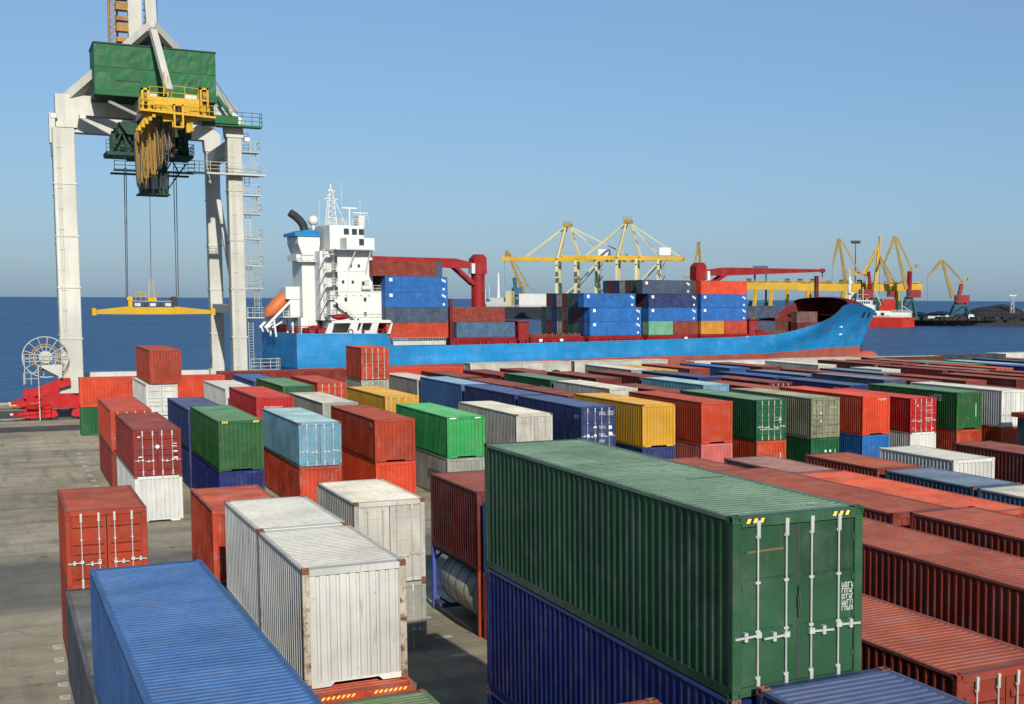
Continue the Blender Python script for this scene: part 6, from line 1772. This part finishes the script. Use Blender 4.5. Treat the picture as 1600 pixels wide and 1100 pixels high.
# the red and white coaster moored at the pier
def small_ship(px, D, L, heading, label, hull_m, hull_h, name, house_m='ship_white'):
    o = gp_(px, D, SEA_Z)
    t = tag(empty(name, o, heading), label, 'ship')
    n = 18; vs = []; fs = []
    for i in range(n + 1):
        s = i / n; x = (s - .5) * L
        hb = 7.5 * (min(1, (s * 6) ** .6) if s < .5 else max(0.02, 1 - max(0, (s - .72) / .28) ** 2))
        zt2 = hull_h + (3.0 * max(0, (s - .8) / .2) ** 1.5)
        for y, z in ((-hb * .8, -1), (-hb, zt2), (hb, zt2), (hb * .8, -1)): vs.append((x, y, z))
    for i in range(n):
        for j in range(3): fs.append((i * 4 + j, i * 4 + 4 + j, i * 4 + 5 + j, i * 4 + 1 + j))
    fs.append((0, 1, 2, 3))
    MB().add(vs, fs).build('hull', M[hull_m], t, fix=True)
    return t
red = small_ship(1376, 745, 38, -YAW + R(168), 'red-hulled white coaster moored at the pier beside the blue bow', 'tanker_red', 5.4, 'coaster')
def rp(name, m, *boxes):
    b = MB()
    for bx in boxes: b.bbox(*bx, .1)
    return b.build(name, M[m], red)
rp('superstructure', 'ship_white', (-17, -6, -6, 6, 5.45, 8.2), (-6.2, 15, -6.5, 6.5, 5.45, 9.0))
rp('bridge', 'ship_white', (3, 14,  -5.5, 5.5, 9.05, 12.2), (5, 13, -5, 5, 12.2, 14.8))
rp('funnel', 'tanker_red', (-8, -1.5, -3, 3, 9.05, 15.5), (-6, 0, -4, 4, 8.25, 12.0))
MB().tube((10, 0, 14.8), (10, 0, 22), .3, 6).bar((7, 0, 18), (13, 0, 18), .2).build('mast', M['far_cream'], red)
MB().tube((-2, 3, 9), (3, 3, 21), .25, 6).build('derrick', M['far_cream'], red)
MB().tube((-12, 0, 8.2), (-12, 0, 15), .25, 6).bar((-18, 0, 8.2), (-12, 0, 12), .3).build('mast', M['far_cream'], red)
b = MB()
for k in range(5): b.box(-3 + k * 4.2, -1 + k * 4.2, 6.45, 6.62, 6.2, 8.0)
for k in range(6): b.box(5.3 + k * 1.25, 6.2 + k * 1.25, 5.0, 5.1, 12.9, 14.2)
b.build('window', M['glass'], red)
b = MB().rail([(-17, 6.2, 8.2), (-7, 6.2, 8.2)], 1.2, .12, 2).rail([(-17, 7, 5.4), (15, 7, 5.4)], 1.1, .1, 2)
b.build('guard_rail', M['ship_white'], red)
# the black ship farther off
blk = small_ship(818, 1000, 62, -YAW + R(176), 'black-hulled ship with pale deck house, far off behind the red crane', 'far_dark', 8.5, 'cargo_ship')
b = MB().bbox(12, 27, -6, 6, 8.5, 12.5, .2).bbox(14, 24, -5, 5, 12.5, 15.5, .2); b.build('superstructure', M['galv'], blk)
b = MB().bbox(-26, 2, -6, 6, 8.5, 18.5, .2); b.build('deck_cargo', M['ship_white'], blk)
MB().tube((19, 0, 15), (19, 0, 34), 1.2, 8, .6).build('mast', M['ship_white'], blk)
for x, z in ((26, 25), (29, 22)): MB().tube((x, 0, 9), (x, 0, z), .22, 6).build('mast', M['ship_white'], blk)
b = MB().rail([(-28, 7.4, 8.6), (28, 7.2, 8.6)], 1.4, .15, 3); b.build('guard_rail', M['galv'], blk)
b = MB().bbox(8, 12.5, -5, 5, 8.5, 20.5, .2); b.build('stores_tower', M['far_cream'], blk)
# pale sheds and stacked boxes on the far pier behind the ship
for k, (px, py, D, w_, h_, m_) in enumerate(((1188, 421, 830, 9, 4, 'far_blue'), (1180, 478, 830, 26, 9, 'far_blue'), (1300, 470, 850, 20, 7, 'far_green'))):
    o = gp_(px, D, 1.2)
    z0 = max(0, at(px, py, D).z - 1.2 - h_ / 2) if k == 0 else 0
    b = MB().bbox(-w_ / 2, w_ / 2, -8, 8, z0, z0 + h_, .2)
    if k == 0:
        for x in (-w_ / 2 + 1, w_ / 2 - 1):
            b.bar((x, 0, 0), (x, 0, z0), 1.2)
    else:
        b.prism([(-w_ / 2 - .5, z0 + h_), (w_ / 2 + .5, z0 + h_), (0, z0 + h_ + 2)], -8.4, 8.4)
    tag(b.build('dock_shed', M[m_], None, o, (0, 0, -YAW), fix=True), ('blue control house on posts above the yellow gantry', 'blue shed behind the ship foredeck', 'green shed behind the bow hood')[k], 'shed')
